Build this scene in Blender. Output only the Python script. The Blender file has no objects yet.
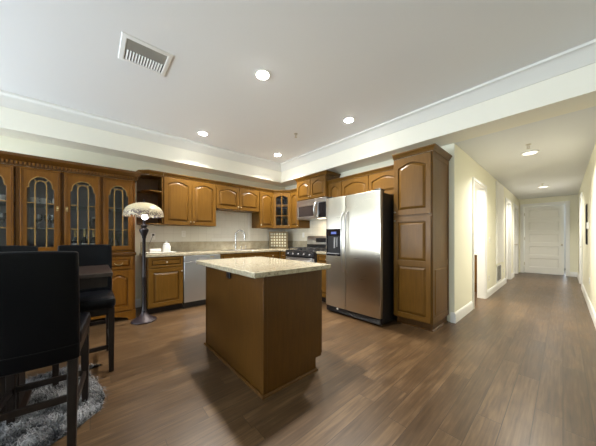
import bpy, bmesh, math, random
from mathutils import Vector, Matrix
random.seed(7)
S = bpy.context.scene
COL = S.collection
PI = math.pi

# ------------------------------------------------------------------ camera
YAW = math.atan(265 / 233.7)
cd = bpy.data.cameras.new('camera')
cam = bpy.data.objects.new('camera', cd)
COL.objects.link(cam)
cam.location = (0, 0, 1.17)
cam.rotation_euler = (PI / 2, 0, YAW)
cd.sensor_width = 36
cd.sensor_fit = 'HORIZONTAL'
cd.lens = 233.7 / 596 * 36
cd.shift_y = 15 / 596
cd.clip_start = 0.05
S.camera = cam

# ------------------------------------------------------------------ colour management, world
S.view_settings.view_transform = 'Standard'
S.view_settings.look = 'None'
S.view_settings.gamma = 1
S.view_settings.use_curve_mapping = False
S.view_settings.exposure = 0.22
S.cycles.use_denoising = True
S.cycles.max_bounces = 10
S.cycles.diffuse_bounces = 6
S.cycles.sample_clamp_indirect = 6

w = bpy.data.worlds.new('world')
S.world = w
w.use_nodes = True
wn = w.node_tree.nodes
bg = wn['Background']
bg.inputs[0].default_value = (0.75, 0.87, 1.0, 1)
bg.inputs[1].default_value = 1.0


def light(name, typ, loc, energy, color=(1, 1, 1), rot=(0, 0, 0), size=.1, size_y=None, spread=None, shape=None):
    d = bpy.data.lights.new(name, typ)
    d.energy = energy
    d.color = color
    if typ == 'AREA':
        d.size = size
        if shape:
            d.shape = shape
        if size_y:
            d.shape = 'RECTANGLE' if not shape else shape
            d.size_y = size_y
        if spread:
            d.spread = spread
    else:
        d.shadow_soft_size = size
    o = bpy.data.objects.new(name, d)
    COL.objects.link(o)
    o.location = loc
    o.rotation_euler = rot
    return o


WARM = (1.0, .82, .58)
NEUT = (1.0, .945, .86)
DAY = (.83, .92, 1.0)
# added daylight outside made-up windows behind and beside the camera, tilted towards the ceiling
light('added_daylight_rear', 'AREA', (-2.6, -5.3, 1.3), 470, DAY, (PI / 2 + .85, 0, 0), 4.2, 2.1)
light('added_daylight_side', 'AREA', (-5.0, -2.35, 1.72), 18, DAY, (PI / 2 + .5, 0, -PI / 2), 2.1, 1.35)  # added source, gives the refrigerator doors a bright reflection
# daylight beyond the ajar end door, and lamp light inside the bathroom doorway
light('daylight_far_room', 'AREA', (.2, 13.3, 1.5), 40, DAY, (-PI / 2, 0, 0), 1.6, 2.0)
light('added_daylight_left', 'AREA', (-5.0, -4.2, 1.72), 230, DAY, (PI / 2 + .85, 0, -PI / 2), .95, 1.35)  # added daylight at a made-up left window, brightens the ceiling
light('bathroom_light', 'AREA', (-2.0, 5.3, 2.42), 60, NEUT, (0, 0, 0), .8, .8)


# ------------------------------------------------------------------ materials
def nm(name):
    m = bpy.data.materials.new(name)
    m.use_nodes = True
    return m, m.node_tree.nodes, m.node_tree.links, m.node_tree.nodes['Principled BSDF']


def plain(name, col, rough=.5, metal=0., coat=0., bump=0., bscale=60, spec=.5, var=0.):
    m, N, L, B = nm(name)
    B.inputs['Base Color'].default_value = (*col, 1)
    B.inputs['Roughness'].default_value = rough
    B.inputs['Metallic'].default_value = metal
    B.inputs['Coat Weight'].default_value = coat
    B.inputs['Specular IOR Level'].default_value = spec
    tc = N.new('ShaderNodeTexCoord')
    nz = N.new('ShaderNodeTexNoise')
    nz.inputs['Scale'].default_value = bscale
    nz.inputs['Detail'].default_value = 3
    L.new(tc.outputs['Object'], nz.inputs['Vector'])
    if var:
        mx = N.new('ShaderNodeMixRGB')
        mx.inputs[1].default_value = (*[c * (1 - var) for c in col], 1)
        mx.inputs[2].default_value = (*[min(1, c * (1 + var)) for c in col], 1)
        L.new(nz.outputs['Fac'], mx.inputs[0])
        L.new(mx.outputs[0], B.inputs['Base Color'])
    if bump:
        b = N.new('ShaderNodeBump')
        b.inputs['Strength'].default_value = bump
        b.inputs['Distance'].default_value = .004
        L.new(nz.outputs['Fac'], b.inputs['Height'])
        L.new(b.outputs[0], B.inputs['Normal'])
    return m


def wood(name, c1, c2, rough=.35, coat=.25, stretch=(14, 14, 1.2), spec=.3):
    m, N, L, B = nm(name)
    tc = N.new('ShaderNodeTexCoord')
    mp = N.new('ShaderNodeMapping')
    mp.inputs['Scale'].default_value = stretch
    nz = N.new('ShaderNodeTexNoise')
    nz.inputs['Scale'].default_value = 3
    nz.inputs['Detail'].default_value = 7
    nz.inputs['Distortion'].default_value = .6
    nz2 = N.new('ShaderNodeTexNoise')
    nz2.inputs['Scale'].default_value = 4
    nz2.inputs['Detail'].default_value = 3
    L.new(tc.outputs['Object'], mp.inputs[0])
    L.new(mp.outputs[0], nz.inputs['Vector'])
    L.new(tc.outputs['Object'], nz2.inputs['Vector'])
    ad = N.new('ShaderNodeMath')
    ad.operation = 'MULTIPLY_ADD'
    L.new(nz.outputs['Fac'], ad.inputs[0])
    ad.inputs[1].default_value = .6
    ml = N.new('ShaderNodeMath')
    ml.operation = 'MULTIPLY'
    ml.inputs[1].default_value = .4
    L.new(nz2.outputs['Fac'], ml.inputs[0])
    L.new(ml.outputs[0], ad.inputs[2])
    cr = N.new('ShaderNodeValToRGB')
    cr.color_ramp.elements[0].position = .3
    cr.color_ramp.elements[1].position = .7
    cr.color_ramp.elements[0].color = (*c1, 1)
    cr.color_ramp.elements[1].color = (*c2, 1)
    L.new(ad.outputs[0], cr.inputs[0])
    L.new(cr.outputs[0], B.inputs['Base Color'])
    B.inputs['Roughness'].default_value = rough
    B.inputs['Coat Weight'].default_value = coat
    B.inputs['Coat Roughness'].default_value = .2
    B.inputs['Specular IOR Level'].default_value = spec
    return m


def floor_mat():
    m, N, L, B = nm('brown_plank_floor')
    tc = N.new('ShaderNodeTexCoord')
    sp = N.new('ShaderNodeSeparateXYZ')
    L.new(tc.outputs['Object'], sp.inputs[0])
    cb = N.new('ShaderNodeCombineXYZ')
    # each row of planks is shifted along its length by its own amount
    def mth(op, a, k):
        n = N.new('ShaderNodeMath')
        n.operation = op
        L.new(a, n.inputs[0])
        if isinstance(k, float):
            n.inputs[1].default_value = k
        elif k is not None:
            L.new(k, n.inputs[1])
        return n.outputs[0]
    row = mth('FLOOR', mth('DIVIDE', sp.outputs[0], .127), None)
    wn_ = N.new('ShaderNodeTexWhiteNoise')
    wn_.noise_dimensions = '1D'
    L.new(row, wn_.inputs['W'])
    L.new(mth('ADD', mth('MULTIPLY', wn_.outputs['Value'], 5.3), sp.outputs[1]), cb.inputs[0])
    L.new(sp.outputs[0], cb.inputs[1])
    br = N.new('ShaderNodeTexBrick')
    br.offset = 0
    br.inputs['Scale'].default_value = 1
    br.inputs['Brick Width'].default_value = 1.05
    br.inputs['Row Height'].default_value = .127
    br.inputs['Mortar Size'].default_value = .0024
    br.inputs['Mortar Smooth'].default_value = .3
    br.inputs['Color1'].default_value = (0, 0, 0, 1)
    br.inputs['Color2'].default_value = (1, 1, 1, 1)
    br.inputs['Mortar'].default_value = (.4, .4, .4, 1)
    L.new(cb.outputs[0], br.inputs['Vector'])
    # grain noise runs along the planks, shifted per plank
    ad = N.new('ShaderNodeVectorMath')
    ad.operation = 'ADD'
    sc = N.new('ShaderNodeVectorMath')
    sc.operation = 'SCALE'
    sc.inputs['Scale'].default_value = 7.3
    L.new(br.outputs['Color'], sc.inputs[0])
    L.new(cb.outputs[0], ad.inputs[0])
    L.new(sc.outputs[0], ad.inputs[1])
    mp = N.new('ShaderNodeMapping')
    mp.inputs['Scale'].default_value = (1.5, 26, 1)
    L.new(ad.outputs[0], mp.inputs[0])
    g = N.new('ShaderNodeTexNoise')
    g.inputs['Scale'].default_value = 2.2
    g.inputs['Detail'].default_value = 8
    g.inputs['Distortion'].default_value = .25
    g.inputs['Roughness'].default_value = .55
    L.new(mp.outputs[0], g.inputs['Vector'])
    mp2 = N.new('ShaderNodeMapping')
    mp2.inputs['Scale'].default_value = (2.5, 6, 1)
    L.new(ad.outputs[0], mp2.inputs[0])
    g2 = N.new('ShaderNodeTexNoise')
    g2.inputs['Scale'].default_value = 1.6
    g2.inputs['Detail'].default_value = 4
    L.new(mp2.outputs[0], g2.inputs['Vector'])
    # value = .4 plank + .35 grain + .25 blotch
    def mul(s, k):
        n = N.new('ShaderNodeMath')
        n.operation = 'MULTIPLY'
        n.inputs[1].default_value = k
        L.new(s, n.inputs[0])
        return n.outputs[0]
    def add(a, b):
        n = N.new('ShaderNodeMath')
        L.new(a, n.inputs[0])
        L.new(b, n.inputs[1])
        return n.outputs[0]
    v = add(add(mul(br.outputs['Color'], .14), mul(g.outputs['Fac'], .60)), mul(g2.outputs['Fac'], .36))
    cr = N.new('ShaderNodeValToRGB')
    e = cr.color_ramp.elements
    e[0].position, e[0].color = .22, (.020, .011, .005, 1)
    e[1].position, e[1].color = .88, (.195, .120, .058, 1)
    k = e.new(.55)
    k.color = (.082, .046, .0205, 1)
    L.new(v, cr.inputs[0])
    mx = N.new('ShaderNodeMixRGB')
    mx.inputs[2].default_value = (.03, .017, .009, 1)
    L.new(mul(br.outputs['Fac'], .75), mx.inputs[0])
    L.new(cr.outputs[0], mx.inputs[1])
    L.new(mx.outputs[0], B.inputs['Base Color'])
    B.inputs['Roughness'].default_value = .3
    rr = N.new('ShaderNodeMapRange')
    rr.inputs[3].default_value = .27
    rr.inputs[4].default_value = .42
    L.new(g2.outputs['Fac'], rr.inputs[0])
    L.new(rr.outputs[0], B.inputs['Roughness'])
    bp = N.new('ShaderNodeBump')
    bp.inputs['Strength'].default_value = .22
    bp.inputs['Distance'].default_value = .004
    h = add(mul(g.outputs['Fac'], .35), mul(br.outputs['Fac'], -.8))
    L.new(h, bp.inputs['Height'])
    L.new(bp.outputs[0], B.inputs['Normal'])
    return m


def granite(name, base, dark, light_, scale=130, rough=.13, coarse=22):
    m, N, L, B = nm(name)
    tc = N.new('ShaderNodeTexCoord')
    a = N.new('ShaderNodeTexNoise')
    a.inputs['Scale'].default_value = scale
    a.inputs['Detail'].default_value = 2
    b = N.new('ShaderNodeTexNoise')
    b.inputs['Scale'].default_value = coarse
    b.inputs['Detail'].default_value = 5
    L.new(tc.outputs['Object'], a.inputs['Vector'])
    L.new(tc.outputs['Object'], b.inputs['Vector'])
    cr = N.new('ShaderNodeValToRGB')
    e = cr.color_ramp.elements
    e[0].position, e[0].color = .34, (*dark, 1)
    e[1].position, e[1].color = .46, (*base, 1)
    L.new(a.outputs['Fac'], cr.inputs[0])
    mx = N.new('ShaderNodeMixRGB')
    rp = N.new('ShaderNodeMapRange')
    rp.inputs[1].default_value = .4
    rp.inputs[2].default_value = .7
    L.new(b.outputs['Fac'], rp.inputs[0])
    L.new(rp.outputs[0], mx.inputs[0])
    L.new(cr.outputs[0], mx.inputs[1])
    mx.inputs[2].default_value = (*light_, 1)
    L.new(mx.outputs[0], B.inputs['Base Color'])
    B.inputs['Roughness'].default_value = rough
    return m


def tile_mat(name, c1, c2, grout, size, rough=.25, planar='YZ'):
    m, N, L, B = nm(name)
    tc = N.new('ShaderNodeTexCoord')
    sp = N.new('ShaderNodeSeparateXYZ')
    L.new(tc.outputs['Object'], sp.inputs[0])
    cb = N.new('ShaderNodeCombineXYZ')
    L.new(sp.outputs['XYZ'.index(planar[0])], cb.inputs[0])
    L.new(sp.outputs['XYZ'.index(planar[1])], cb.inputs[1])
    br = N.new('ShaderNodeTexBrick')
    br.offset = 0
    br.inputs['Scale'].default_value = 1
    br.inputs['Brick Width'].default_value = size
    br.inputs['Row Height'].default_value = size
    br.inputs['Mortar Size'].default_value = .002
    br.inputs['Color1'].default_value = (*c1, 1)
    br.inputs['Color2'].default_value = (*c2, 1)
    br.inputs['Mortar'].default_value = (*grout, 1)
    L.new(cb.outputs[0], br.inputs['Vector'])
    L.new(br.outputs['Color'], B.inputs['Base Color'])
    B.inputs['Roughness'].default_value = rough
    return m


def steel(name, col=(.62, .61, .59), rough=.28, axis=(1, 1, 90), aniso=0.):
    m, N, L, B = nm(name)
    tc = N.new('ShaderNodeTexCoord')
    mp = N.new('ShaderNodeMapping')
    mp.inputs['Scale'].default_value = axis
    nz = N.new('ShaderNodeTexNoise')
    nz.inputs['Scale'].default_value = 6
    nz.inputs['Detail'].default_value = 4
    L.new(tc.outputs['Object'], mp.inputs[0])
    L.new(mp.outputs[0], nz.inputs['Vector'])
    rr = N.new('ShaderNodeMapRange')
    rr.inputs[3].default_value = rough - .015
    rr.inputs[4].default_value = rough + .015
    L.new(nz.outputs['Fac'], rr.inputs[0])
    L.new(rr.outputs[0], B.inputs['Roughness'])
    B.inputs['Base Color'].default_value = (*col, 1)
    B.inputs['Metallic'].default_value = 1
    if aniso:
        B.inputs['Anisotropic'].default_value = aniso
        tg = N.new('ShaderNodeTangent')
        tg.direction_type = 'RADIAL'
        tg.axis = 'Z'
        L.new(tg.outputs[0], B.inputs['Tangent'])
    return m


def glass(name, tint=(.9, .93, .95), refl=1.0, base=.04):
    m = bpy.data.materials.new(name)
    m.use_nodes = True
    N, L = m.node_tree.nodes, m.node_tree.links
    N.remove(N['Principled BSDF'])
    out = N['Material Output']
    t = N.new('ShaderNodeBsdfTransparent')
    t.inputs[0].default_value = (*tint, 1)
    g = N.new('ShaderNodeBsdfGlossy')
    g.inputs['Roughness'].default_value = .03
    fr = N.new('ShaderNodeFresnel')
    fr.inputs[0].default_value = 1.5
    ml = N.new('ShaderNodeMath')
    ml.operation = 'MULTIPLY_ADD'
    ml.inputs[1].default_value = refl
    ml.inputs[2].default_value = base
    ml.use_clamp = True
    L.new(fr.outputs[0], ml.inputs[0])
    mx = N.new('ShaderNodeMixShader')
    L.new(ml.outputs[0], mx.inputs[0])
    L.new(t.outputs[0], mx.inputs[1])
    L.new(g.outputs[0], mx.inputs[2])
    L.new(mx.outputs[0], out.inputs[0])
    return m


def emit(name, col, strength):
    m, N, L, B = nm(name)
    B.inputs['Base Color'].default_value = (*col, 1)
    B.inputs['Emission Color'].default_value = (*col, 1)
    B.inputs['Emission Strength'].default_value = strength
    return m


def fur_mat():
    m, N, L, B = nm('grey_fur')
    tc = N.new('ShaderNodeTexCoord')
    nz = N.new('ShaderNodeTexNoise')
    nz.inputs['Scale'].default_value = 7
    nz.inputs['Detail'].default_value = 5
    L.new(tc.outputs['Object'], nz.inputs['Vector'])
    cr = N.new('ShaderNodeValToRGB')
    e = cr.color_ramp.elements
    e[0].position, e[0].color = .38, (.022, .023, .026, 1)
    e[1].position, e[1].color = .62, (.36, .36, .37, 1)
    L.new(nz.outputs['Fac'], cr.inputs[0])
    L.new(cr.outputs[0], B.inputs['Base Color'])
    B.inputs['Roughness'].default_value = .8
    return m


def shade_mat():
    # leaded cream glass: cream field with dark speckle belt toward the rim
    m, N, L, B = nm('leaded_cream_glass')
    tc = N.new('ShaderNodeTexCoord')
    vo = N.new('ShaderNodeTexVoronoi')
    vo.feature = 'DISTANCE_TO_EDGE'
    vo.inputs['Scale'].default_value = 85
    L.new(tc.outputs['Object'], vo.inputs['Vector'])
    v2 = N.new('ShaderNodeTexVoronoi')
    v2.inputs['Scale'].default_value = 85
    L.new(tc.outputs['Object'], v2.inputs['Vector'])
    sp = N.new('ShaderNodeSeparateXYZ')
    L.new(tc.outputs['Object'], sp.inputs[0])
    belt = N.new('ShaderNodeMapRange')
    belt.inputs[1].default_value = 1.575
    belt.inputs[2].default_value = 1.535
    L.new(sp.outputs[2], belt.inputs[0])
    sel = N.new('ShaderNodeMath')
    sel.operation = 'GREATER_THAN'
    sel.inputs[1].default_value = .5
    s2 = N.new('ShaderNodeSeparateColor')
    L.new(v2.outputs['Color'], s2.inputs[0])
    L.new(s2.outputs[0], sel.inputs[0])
    ml = N.new('ShaderNodeMath')
    ml.operation = 'MULTIPLY'
    L.new(sel.outputs[0], ml.inputs[0])
    L.new(belt.outputs[0], ml.inputs[1])
    mx = N.new('ShaderNodeMixRGB')
    mx.inputs[1].default_value = (.72, .66, .48, 1)
    mx.inputs[2].default_value = (.16, .12, .13, 1)
    L.new(ml.outputs[0], mx.inputs[0])
    ln = N.new('ShaderNodeMath')
    ln.operation = 'LESS_THAN'
    ln.inputs[1].default_value = .035
    L.new(vo.outputs['Distance'], ln.inputs[0])
    m2 = N.new('ShaderNodeMixRGB')
    m2.inputs[2].default_value = (.25, .21, .16, 1)
    l2 = N.new('ShaderNodeMath')
    l2.operation = 'MULTIPLY'
    l2.inputs[1].default_value = .7
    L.new(ln.outputs[0], l2.inputs[0])
    L.new(l2.outputs[0], m2.inputs[0])
    L.new(mx.outputs[0], m2.inputs[1])
    L.new(m2.outputs[0], B.inputs['Base Color'])
    B.inputs['Roughness'].default_value = .3
    # light comes through the glass
    out = N['Material Output']
    tr = N.new('ShaderNodeBsdfTranslucent')
    L.new(m2.outputs[0], tr.inputs[0])
    ms = N.new('ShaderNodeMixShader')
    ms.inputs[0].default_value = .4
    L.new(B.outputs[0], ms.inputs[1])
    L.new(tr.outputs[0], ms.inputs[2])
    L.new(ms.outputs[0], out.inputs[0])
    return m


M = dict(
    floor=floor_mat(),
    crown=plain('crown_paint', (.74, .735, .70), .5),
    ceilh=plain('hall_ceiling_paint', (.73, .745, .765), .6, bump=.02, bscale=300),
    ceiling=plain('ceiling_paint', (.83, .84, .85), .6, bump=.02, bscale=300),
    wall=plain('cream_wall_paint', (.83, .81, .665), .55, bump=.03, bscale=200),
    white=plain('white_trim_paint', (.82, .82, .80), .35),
    soffit=plain('ivory_soffit_paint', (.84, .815, .715), .5, bump=.02, bscale=200),
    door=plain('white_door_paint', (.84, .83, .80), .35),
    cab=wood('honey_maple', (.102, .047, .006), (.160, .075, .0115), .36, .03, spec=.22),
    cabd=wood('dark_brown_maple', (.066, .0265, .003), (.10, .0415, .005), .42, .03),  # darker and browner than the honey maple
    cabin=plain('cabinet_interior_wood', (.22, .12, .045), .5, var=.2, bscale=8),
    cherry=wood('cherry_wood', (.128, .047, .0045), (.21, .083, .009), .34, .03, spec=.2),
    cherryd=wood('dark_cherry_wood', (.075, .028, .004), (.135, .054, .0075), .34, .08),
    espresso=wood('espresso_wood', (.008, .005, .0035), (.018, .010, .007), .45, .0),
    tablewood=wood('dark_table_wood', (.022, .013, .010), (.045, .028, .021), .28, .3, (1.2, 14, 14)),
    leather=plain('black_leather', (.003, .0035, .005), .33, bump=.2, bscale=260, spec=.13),
    granite=granite('cream_granite', (.40, .35, .245), (.11, .088, .05), (.47, .42, .31)),
    granited=granite('beige_granite_splash', (.42, .37, .27), (.20, .17, .12), (.50, .45, .34), 90, .25, 9),
    tile=tile_mat('white_wall_tile', (.72, .70, .64), (.76, .74, .68), (.60, .58, .52), .152),
    tilex=tile_mat('cream_wall_tile', (.70, .66, .55), (.74, .70, .59), (.56, .52, .42), .152, planar='XZ'),
    steel=steel('brushed_steel'),
    steelv=steel('brushed_steel_appliance', (.55, .505, .425), .28, (1, 1, 30), .95),
    steelm=steel('brushed_steel_dark', (.58, .57, .56), .30, (1, 1, 60), .6),
    dwsteel=steel('pale_steel', (.66, .67, .70), .42, (1, 1, 30), .8),
    chrome=plain('chrome', (.75, .75, .76), .12, 1),
    nickel=plain('satin_nickel', (.62, .58, .50), .3, 1),
    muntin=plain('golden_brown_muntin', (.30, .175, .05), .4),
    brass=plain('aged_brass', (.45, .36, .18), .35, 1, var=.3),
    black=plain('black_plastic', (.012, .012, .014), .3),
    blackm=plain('black_matte_paint', (.01, .01, .011), .5),
    iron=plain('cast_iron', (.016, .016, .018), .45, bump=.2),
    bglass=plain('black_glass', (.01, .01, .013), .06),
    grey=plain('grey_plastic', (.25, .25, .26), .4),
    mwglass=plain('microwave_window', (.035, .028, .027), .12),
    glass=glass('cabinet_glass', (.95, .96, .985), .55, .0),
    wglass=glass('window_glass', (.95, .97, .98), .6, .0),
    crystal=glass('crystal_glass', (.88, .92, .95), 1.6, .12),
    shelfglass=glass('shelf_glass', (.80, .88, .86), .8, .06),
    chinaback=plain('china_reflection_grey', (.27, .27, .34), .5),  # grey-blue of room reflections in the door glass, put into the back colour
    bronze=plain('aged_bronze', (.018, .014, .0145), .4, .4, bump=.3, bscale=60, var=.4),
    bronzeb=plain('purple_bronze', (.03, .021, .024), .42, .4, bump=.3, bscale=60, var=.4),
    shade=shade_mat(),
    bulb=emit('lamp_bulb_glow', (.93, .88, 1.0), 25),
    can=emit('downlight_glow', (1.0, .96, .88), 70),
    mwlamp=emit('microwave_lamp_glow', (1.0, .86, .62), 4),
    hallglow=emit('hall_light_glow', (1.0, .93, .80), 1.6),
    clock=emit('clock_display_blue', (.08, .11, .35), .3),
    porcelain=plain('white_porcelain', (.80, .79, .75), .2),
    gold=plain('gold_foil', (.65, .48, .18), .3, .8),
    bottle=plain('dark_bottle_glass', (.008, .011, .009), .08),
    leaf=plain('grey_green_leaf', (.10, .15, .085), .5, var=.3),
    creamwood=plain('cream_lattice_wood', (.28, .21, .10), .45),
    creamtile=plain('pale_yellow_tile', (.92, .88, .70), .15),
    fur=fur_mat(),
    vent=plain('vent_white_metal', (.84, .84, .82), .4),
    ventd=plain('vent_grey_blade', (.36, .35, .32), .5),
    duct=plain('dark_duct', (.05, .05, .05), .8),
    bronzeknob=plain('dark_bronze_knob', (.05, .04, .032), .35, .8),
    picture=plain('dark_framed_print', (.05, .045, .04), .35, var=.5, bscale=9),
    bathwall=plain('bathroom_paint', (.82, .80, .72), .5),
)


# ------------------------------------------------------------------ mesh building
class MB:
    def __init__(s, fr=None):
        s.bm = bmesh.new()
        s.fr = fr

    def v(s, p):
        if s.fr:
            O, R, N = s.fr
            p = (O[0] + p[0] * R[0] + p[1] * N[0], O[1] + p[0] * R[1] + p[1] * N[1], O[2] + p[2])
        return s.bm.verts.new(p)

    def face(s, vs):
        try:
            return s.bm.faces.new(vs)
        except ValueError:
            return None

    def box(s, x0, x1, y0, y1, z0, z1):
        s.loops([[(x0, y0, z0), (x1, y0, z0), (x1, y1, z0), (x0, y1, z0)],
                 [(x0, y0, z1), (x1, y0, z1), (x1, y1, z1), (x0, y1, z1)]])
        return s

    def loops(s, ls, cap0=True, cap1=True, closed=True, ring=False):
        vs = [[s.v(p) for p in l] for l in ls]
        n = len(vs[0])
        pairs = list(zip(vs, vs[1:]))
        if ring:
            pairs.append((vs[-1], vs[0]))
        for a, b in pairs:
            for i in range(n if closed else n - 1):
                j = (i + 1) % n
                s.face((a[i], a[j], b[j], b[i]))
        if not ring:
            if cap0:
                s.face(vs[0])
            if cap1:
                s.face(vs[-1])
        return s

    def extr(s, pts, vec):
        return s.loops([pts, [tuple(a + b for a, b in zip(p, vec)) for p in pts]])

    def uz(s, poly, w0, w1):
        """polygon in the (u,z) plane given a thickness from w0 to w1"""
        return s.loops([[(u, w0, z) for u, z in poly], [(u, w1, z) for u, z in poly]])

    def ringuz(s, outer, inner, w0, w1):
        n = len(inner)
        A = [s.v((u, w0, z)) for u, z in outer]
        B = [s.v((u, w0, z)) for u, z in inner]
        C = [s.v((u, w1, z)) for u, z in outer]
        D = [s.v((u, w1, z)) for u, z in inner]
        for i in range(n):
            j = (i + 1) % n
            s.face((A[i], A[j], B[j], B[i]))
            s.face((C[i], C[j], D[j], D[i]))
            s.face((A[i], A[j], C[j], C[i]))
            s.face((B[i], B[j], D[j], D[i]))
        return s

    def ribbon(s, pts, wd, w0, w1):
        L, R = [], []
        n = len(pts)
        for i in range(n):
            a = Vector(pts[max(0, i - 1)])
            b = Vector(pts[min(n - 1, i + 1)])
            d = (b - a).normalized()
            nn = Vector((-d.y, d.x)) * wd / 2
            p = Vector(pts[i])
            L.append(p + nn)
            R.append(p - nn)
        secs = [[(l.x, w0, l.y), (l.x, w1, l.y), (r.x, w1, r.y), (r.x, w0, r.y)] for l, r in zip(L, R)]
        return s.loops(secs)

    def lathe(s, prof, c=(0, 0, 0), n=24, caps=True):
        ls = [[(c[0] + r * math.cos(2 * PI * k / n), c[1] + r * math.sin(2 * PI * k / n), c[2] + z) for k in range(n)] for r, z in prof]
        return s.loops(ls, caps, caps)

    def cyl(s, p, q, r, n=16, r2=None):
        return s.tube([p, q], [r, r if r2 is None else r2], n)

    def tube(s, pts, r, n=10):
        P = [Vector(p) for p in pts]
        rs = r if isinstance(r, (list, tuple)) else [r] * len(P)
        ls = []
        prev = None
        for i, p in enumerate(P):
            d = (P[min(i + 1, len(P) - 1)] - P[max(i - 1, 0)]).normalized()
            if prev is None:
                a = Vector((0, 0, 1)) if abs(d.z) < .9 else Vector((1, 0, 0))
                u = d.cross(a).normalized()
            else:
                u = (prev - d * prev.dot(d)).normalized()
            prev = u
            v = d.cross(u)
            ls.append([tuple(p + (u * math.cos(2 * PI * k / n) + v * math.sin(2 * PI * k / n)) * rs[i]) for k in range(n)])
        return s.loops(ls)

    def ball(s, c, r, sq=(1, 1, 1), n=14):
        ls = []
        for i in range(n // 2 + 1):
            t = -PI / 2 + PI * i / (n // 2)
            rr = max(math.cos(t), .02) * r
            ls.append([(c[0] + sq[0] * rr * math.cos(2 * PI * k / n), c[1] + sq[1] * rr * math.sin(2 * PI * k / n), c[2] + sq[2] * r * math.sin(t)) for k in range(n)])
        return s.loops(ls)

    def sweep(s, path, prof, closed=False):
        """profile (out, z) swept along a plan path; out is to the right of travel"""
        P = [Vector(p) for p in path]
        n = len(P)
        segs = [(P[(i + 1) % n] - P[i]).normalized() for i in range(n if closed else n - 1)]
        ls = []
        for i in range(n):
            if closed:
                d0, d1 = segs[i - 1], segs[i]
            else:
                d0, d1 = segs[max(0, i - 1)], segs[min(i, n - 2)]
            n0, n1 = Vector((d0.y, -d0.x)), Vector((d1.y, -d1.x))
            m = (n0 + n1) / (1 + n0.dot(n1))
            ls.append([(P[i].x + m.x * o, P[i].y + m.y * o, z) for o, z in prof])
        return s.loops(ls, ring=closed)

    def build(s, name, mat, parent=None, bevel=0., smooth=35, seg=2):
        bm = s.bm
        bmesh.ops.remove_doubles(bm, verts=bm.verts, dist=1e-6)
        bmesh.ops.recalc_face_normals(bm, faces=bm.faces)
        off = Vector()
        p = parent
        while p:
            off += p.location
            p = p.parent
        if parent is None:
            # origin at the foot of the mesh
            if len(bm.verts):
                xs = [v.co.x for v in bm.verts]; ys = [v.co.y for v in bm.verts]; zs = [v.co.z for v in bm.verts]
                off = Vector(((min(xs) + max(xs)) / 2, (min(ys) + max(ys)) / 2, min(zs))) if name not in KEEP_ORIGIN else Vector()
        bmesh.ops.translate(bm, verts=bm.verts, vec=-off)
        me = bpy.data.meshes.new(name)
        bm.to_mesh(me)
        bm.free()
        me.materials.append(M[mat] if isinstance(mat, str) else mat)
        if smooth:
            me.polygons.foreach_set('use_smooth', [True] * len(me.polygons))
            me.set_sharp_from_angle(angle=math.radians(smooth))
        o = bpy.data.objects.new(name, me)
        COL.objects.link(o)
        if parent:
            o.parent = parent
        else:
            o.location = off
        if bevel:
            b = o.modifiers.new('bevel', 'BEVEL')
            b.width = bevel
            b.segments = seg
            b.limit_method = 'ANGLE'
            b.angle_limit = math.radians(40)
        return o


KEEP_ORIGIN = {'floor'}


def tag(o, label, cat, group=None):
    o['label'] = label
    o['category'] = cat
    if group:
        o['group'] = group
    return o


def thing(name, label, cat, loc=(0, 0, 0), group=None):
    o = bpy.data.objects.new(name, None)
    o.empty_display_size = .1
    COL.objects.link(o)
    o.location = loc
    return tag(o, label, cat, group)


def struct(name, mb, mat, bevel=0.):
    o = mb.build(name, mat, None, bevel)
    o['kind'] = 'structure'
    return o


def kids(o):
    return [c for c in bpy.data.objects if c.parent == o]


def dup(root, loc, label, group=None, rotz=None):
    r = root.copy()
    COL.objects.link(r)
    r.location = loc
    if rotz is not None:
        r.rotation_euler = (0, 0, rotz)
    r['label'] = label
    if group:
        r['group'] = group
    for ch in kids(root):
        c = ch.copy()
        COL.objects.link(c)
        c.parent = r
        for g in kids(ch):
            d = g.copy()
            COL.objects.link(d)
            d.parent = c
    return r


# ------------------------------------------------------------------ room shell
XL, YF, XH, XR = -4.75, 3.75, -.99, .296      # left wall, far kitchen wall, hall left wall, hall right wall
ZC, ZS, YB, XS = 2.88, 2.48, 3.36, -4.40      # ceiling, soffit underside, beam face, left soffit face
YE = 10.95                                      # end wall
XRR, YBK = 2.6, -5.0                            # right and rear walls of the room behind the camera

struct('floor', MB().box(-5, 3, -5.2, 14, -.1, 0), 'floor')
struct('ceiling', MB().box(XL - .1, XRR + .1, YBK - .1, YB + .02, ZC, ZC + .1), 'ceiling')
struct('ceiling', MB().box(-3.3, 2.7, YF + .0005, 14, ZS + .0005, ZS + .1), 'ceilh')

# dropped soffit over the cabinets and the beam across the hall
mb = MB()
mb.box(XL, XS, YBK, YF, ZS, ZC)
struct('trim_1', mb, 'soffit')
mb = MB()
mb.box(XS, XRR, YB, YF, ZS, ZC)
struct('trim_2', mb, 'soffit')
struct('wall_far', MB().box(XL, XH - .125, YF, YF + .1, 0, ZS), 'wall')


def wall_with_holes(name, axis, pos0, pos1, a0, a1, z1, holes, mat):
    """axis 'X': wall across X thickness pos0..pos1, running in Y from a0 to a1"""
    mb = MB()
    def bx(s0, s1, z0, zz1):
        if s1 - s0 < 1e-4 or zz1 - z0 < 1e-4:
            return
        if axis == 'X':
            mb.box(pos0, pos1, s0, s1, z0, zz1)
        else:
            mb.box(s0, s1, pos0, pos1, z0, zz1)
    cur = a0
    for h0, h1, hz0, hz1 in sorted(holes):
        bx(cur, h0, 0, z1)
        bx(h0, h1, 0, hz0)
        bx(h0, h1, hz1, z1)
        cur = h1
    bx(cur, a1, 0, z1)
    return struct(name, mb, mat)


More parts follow.
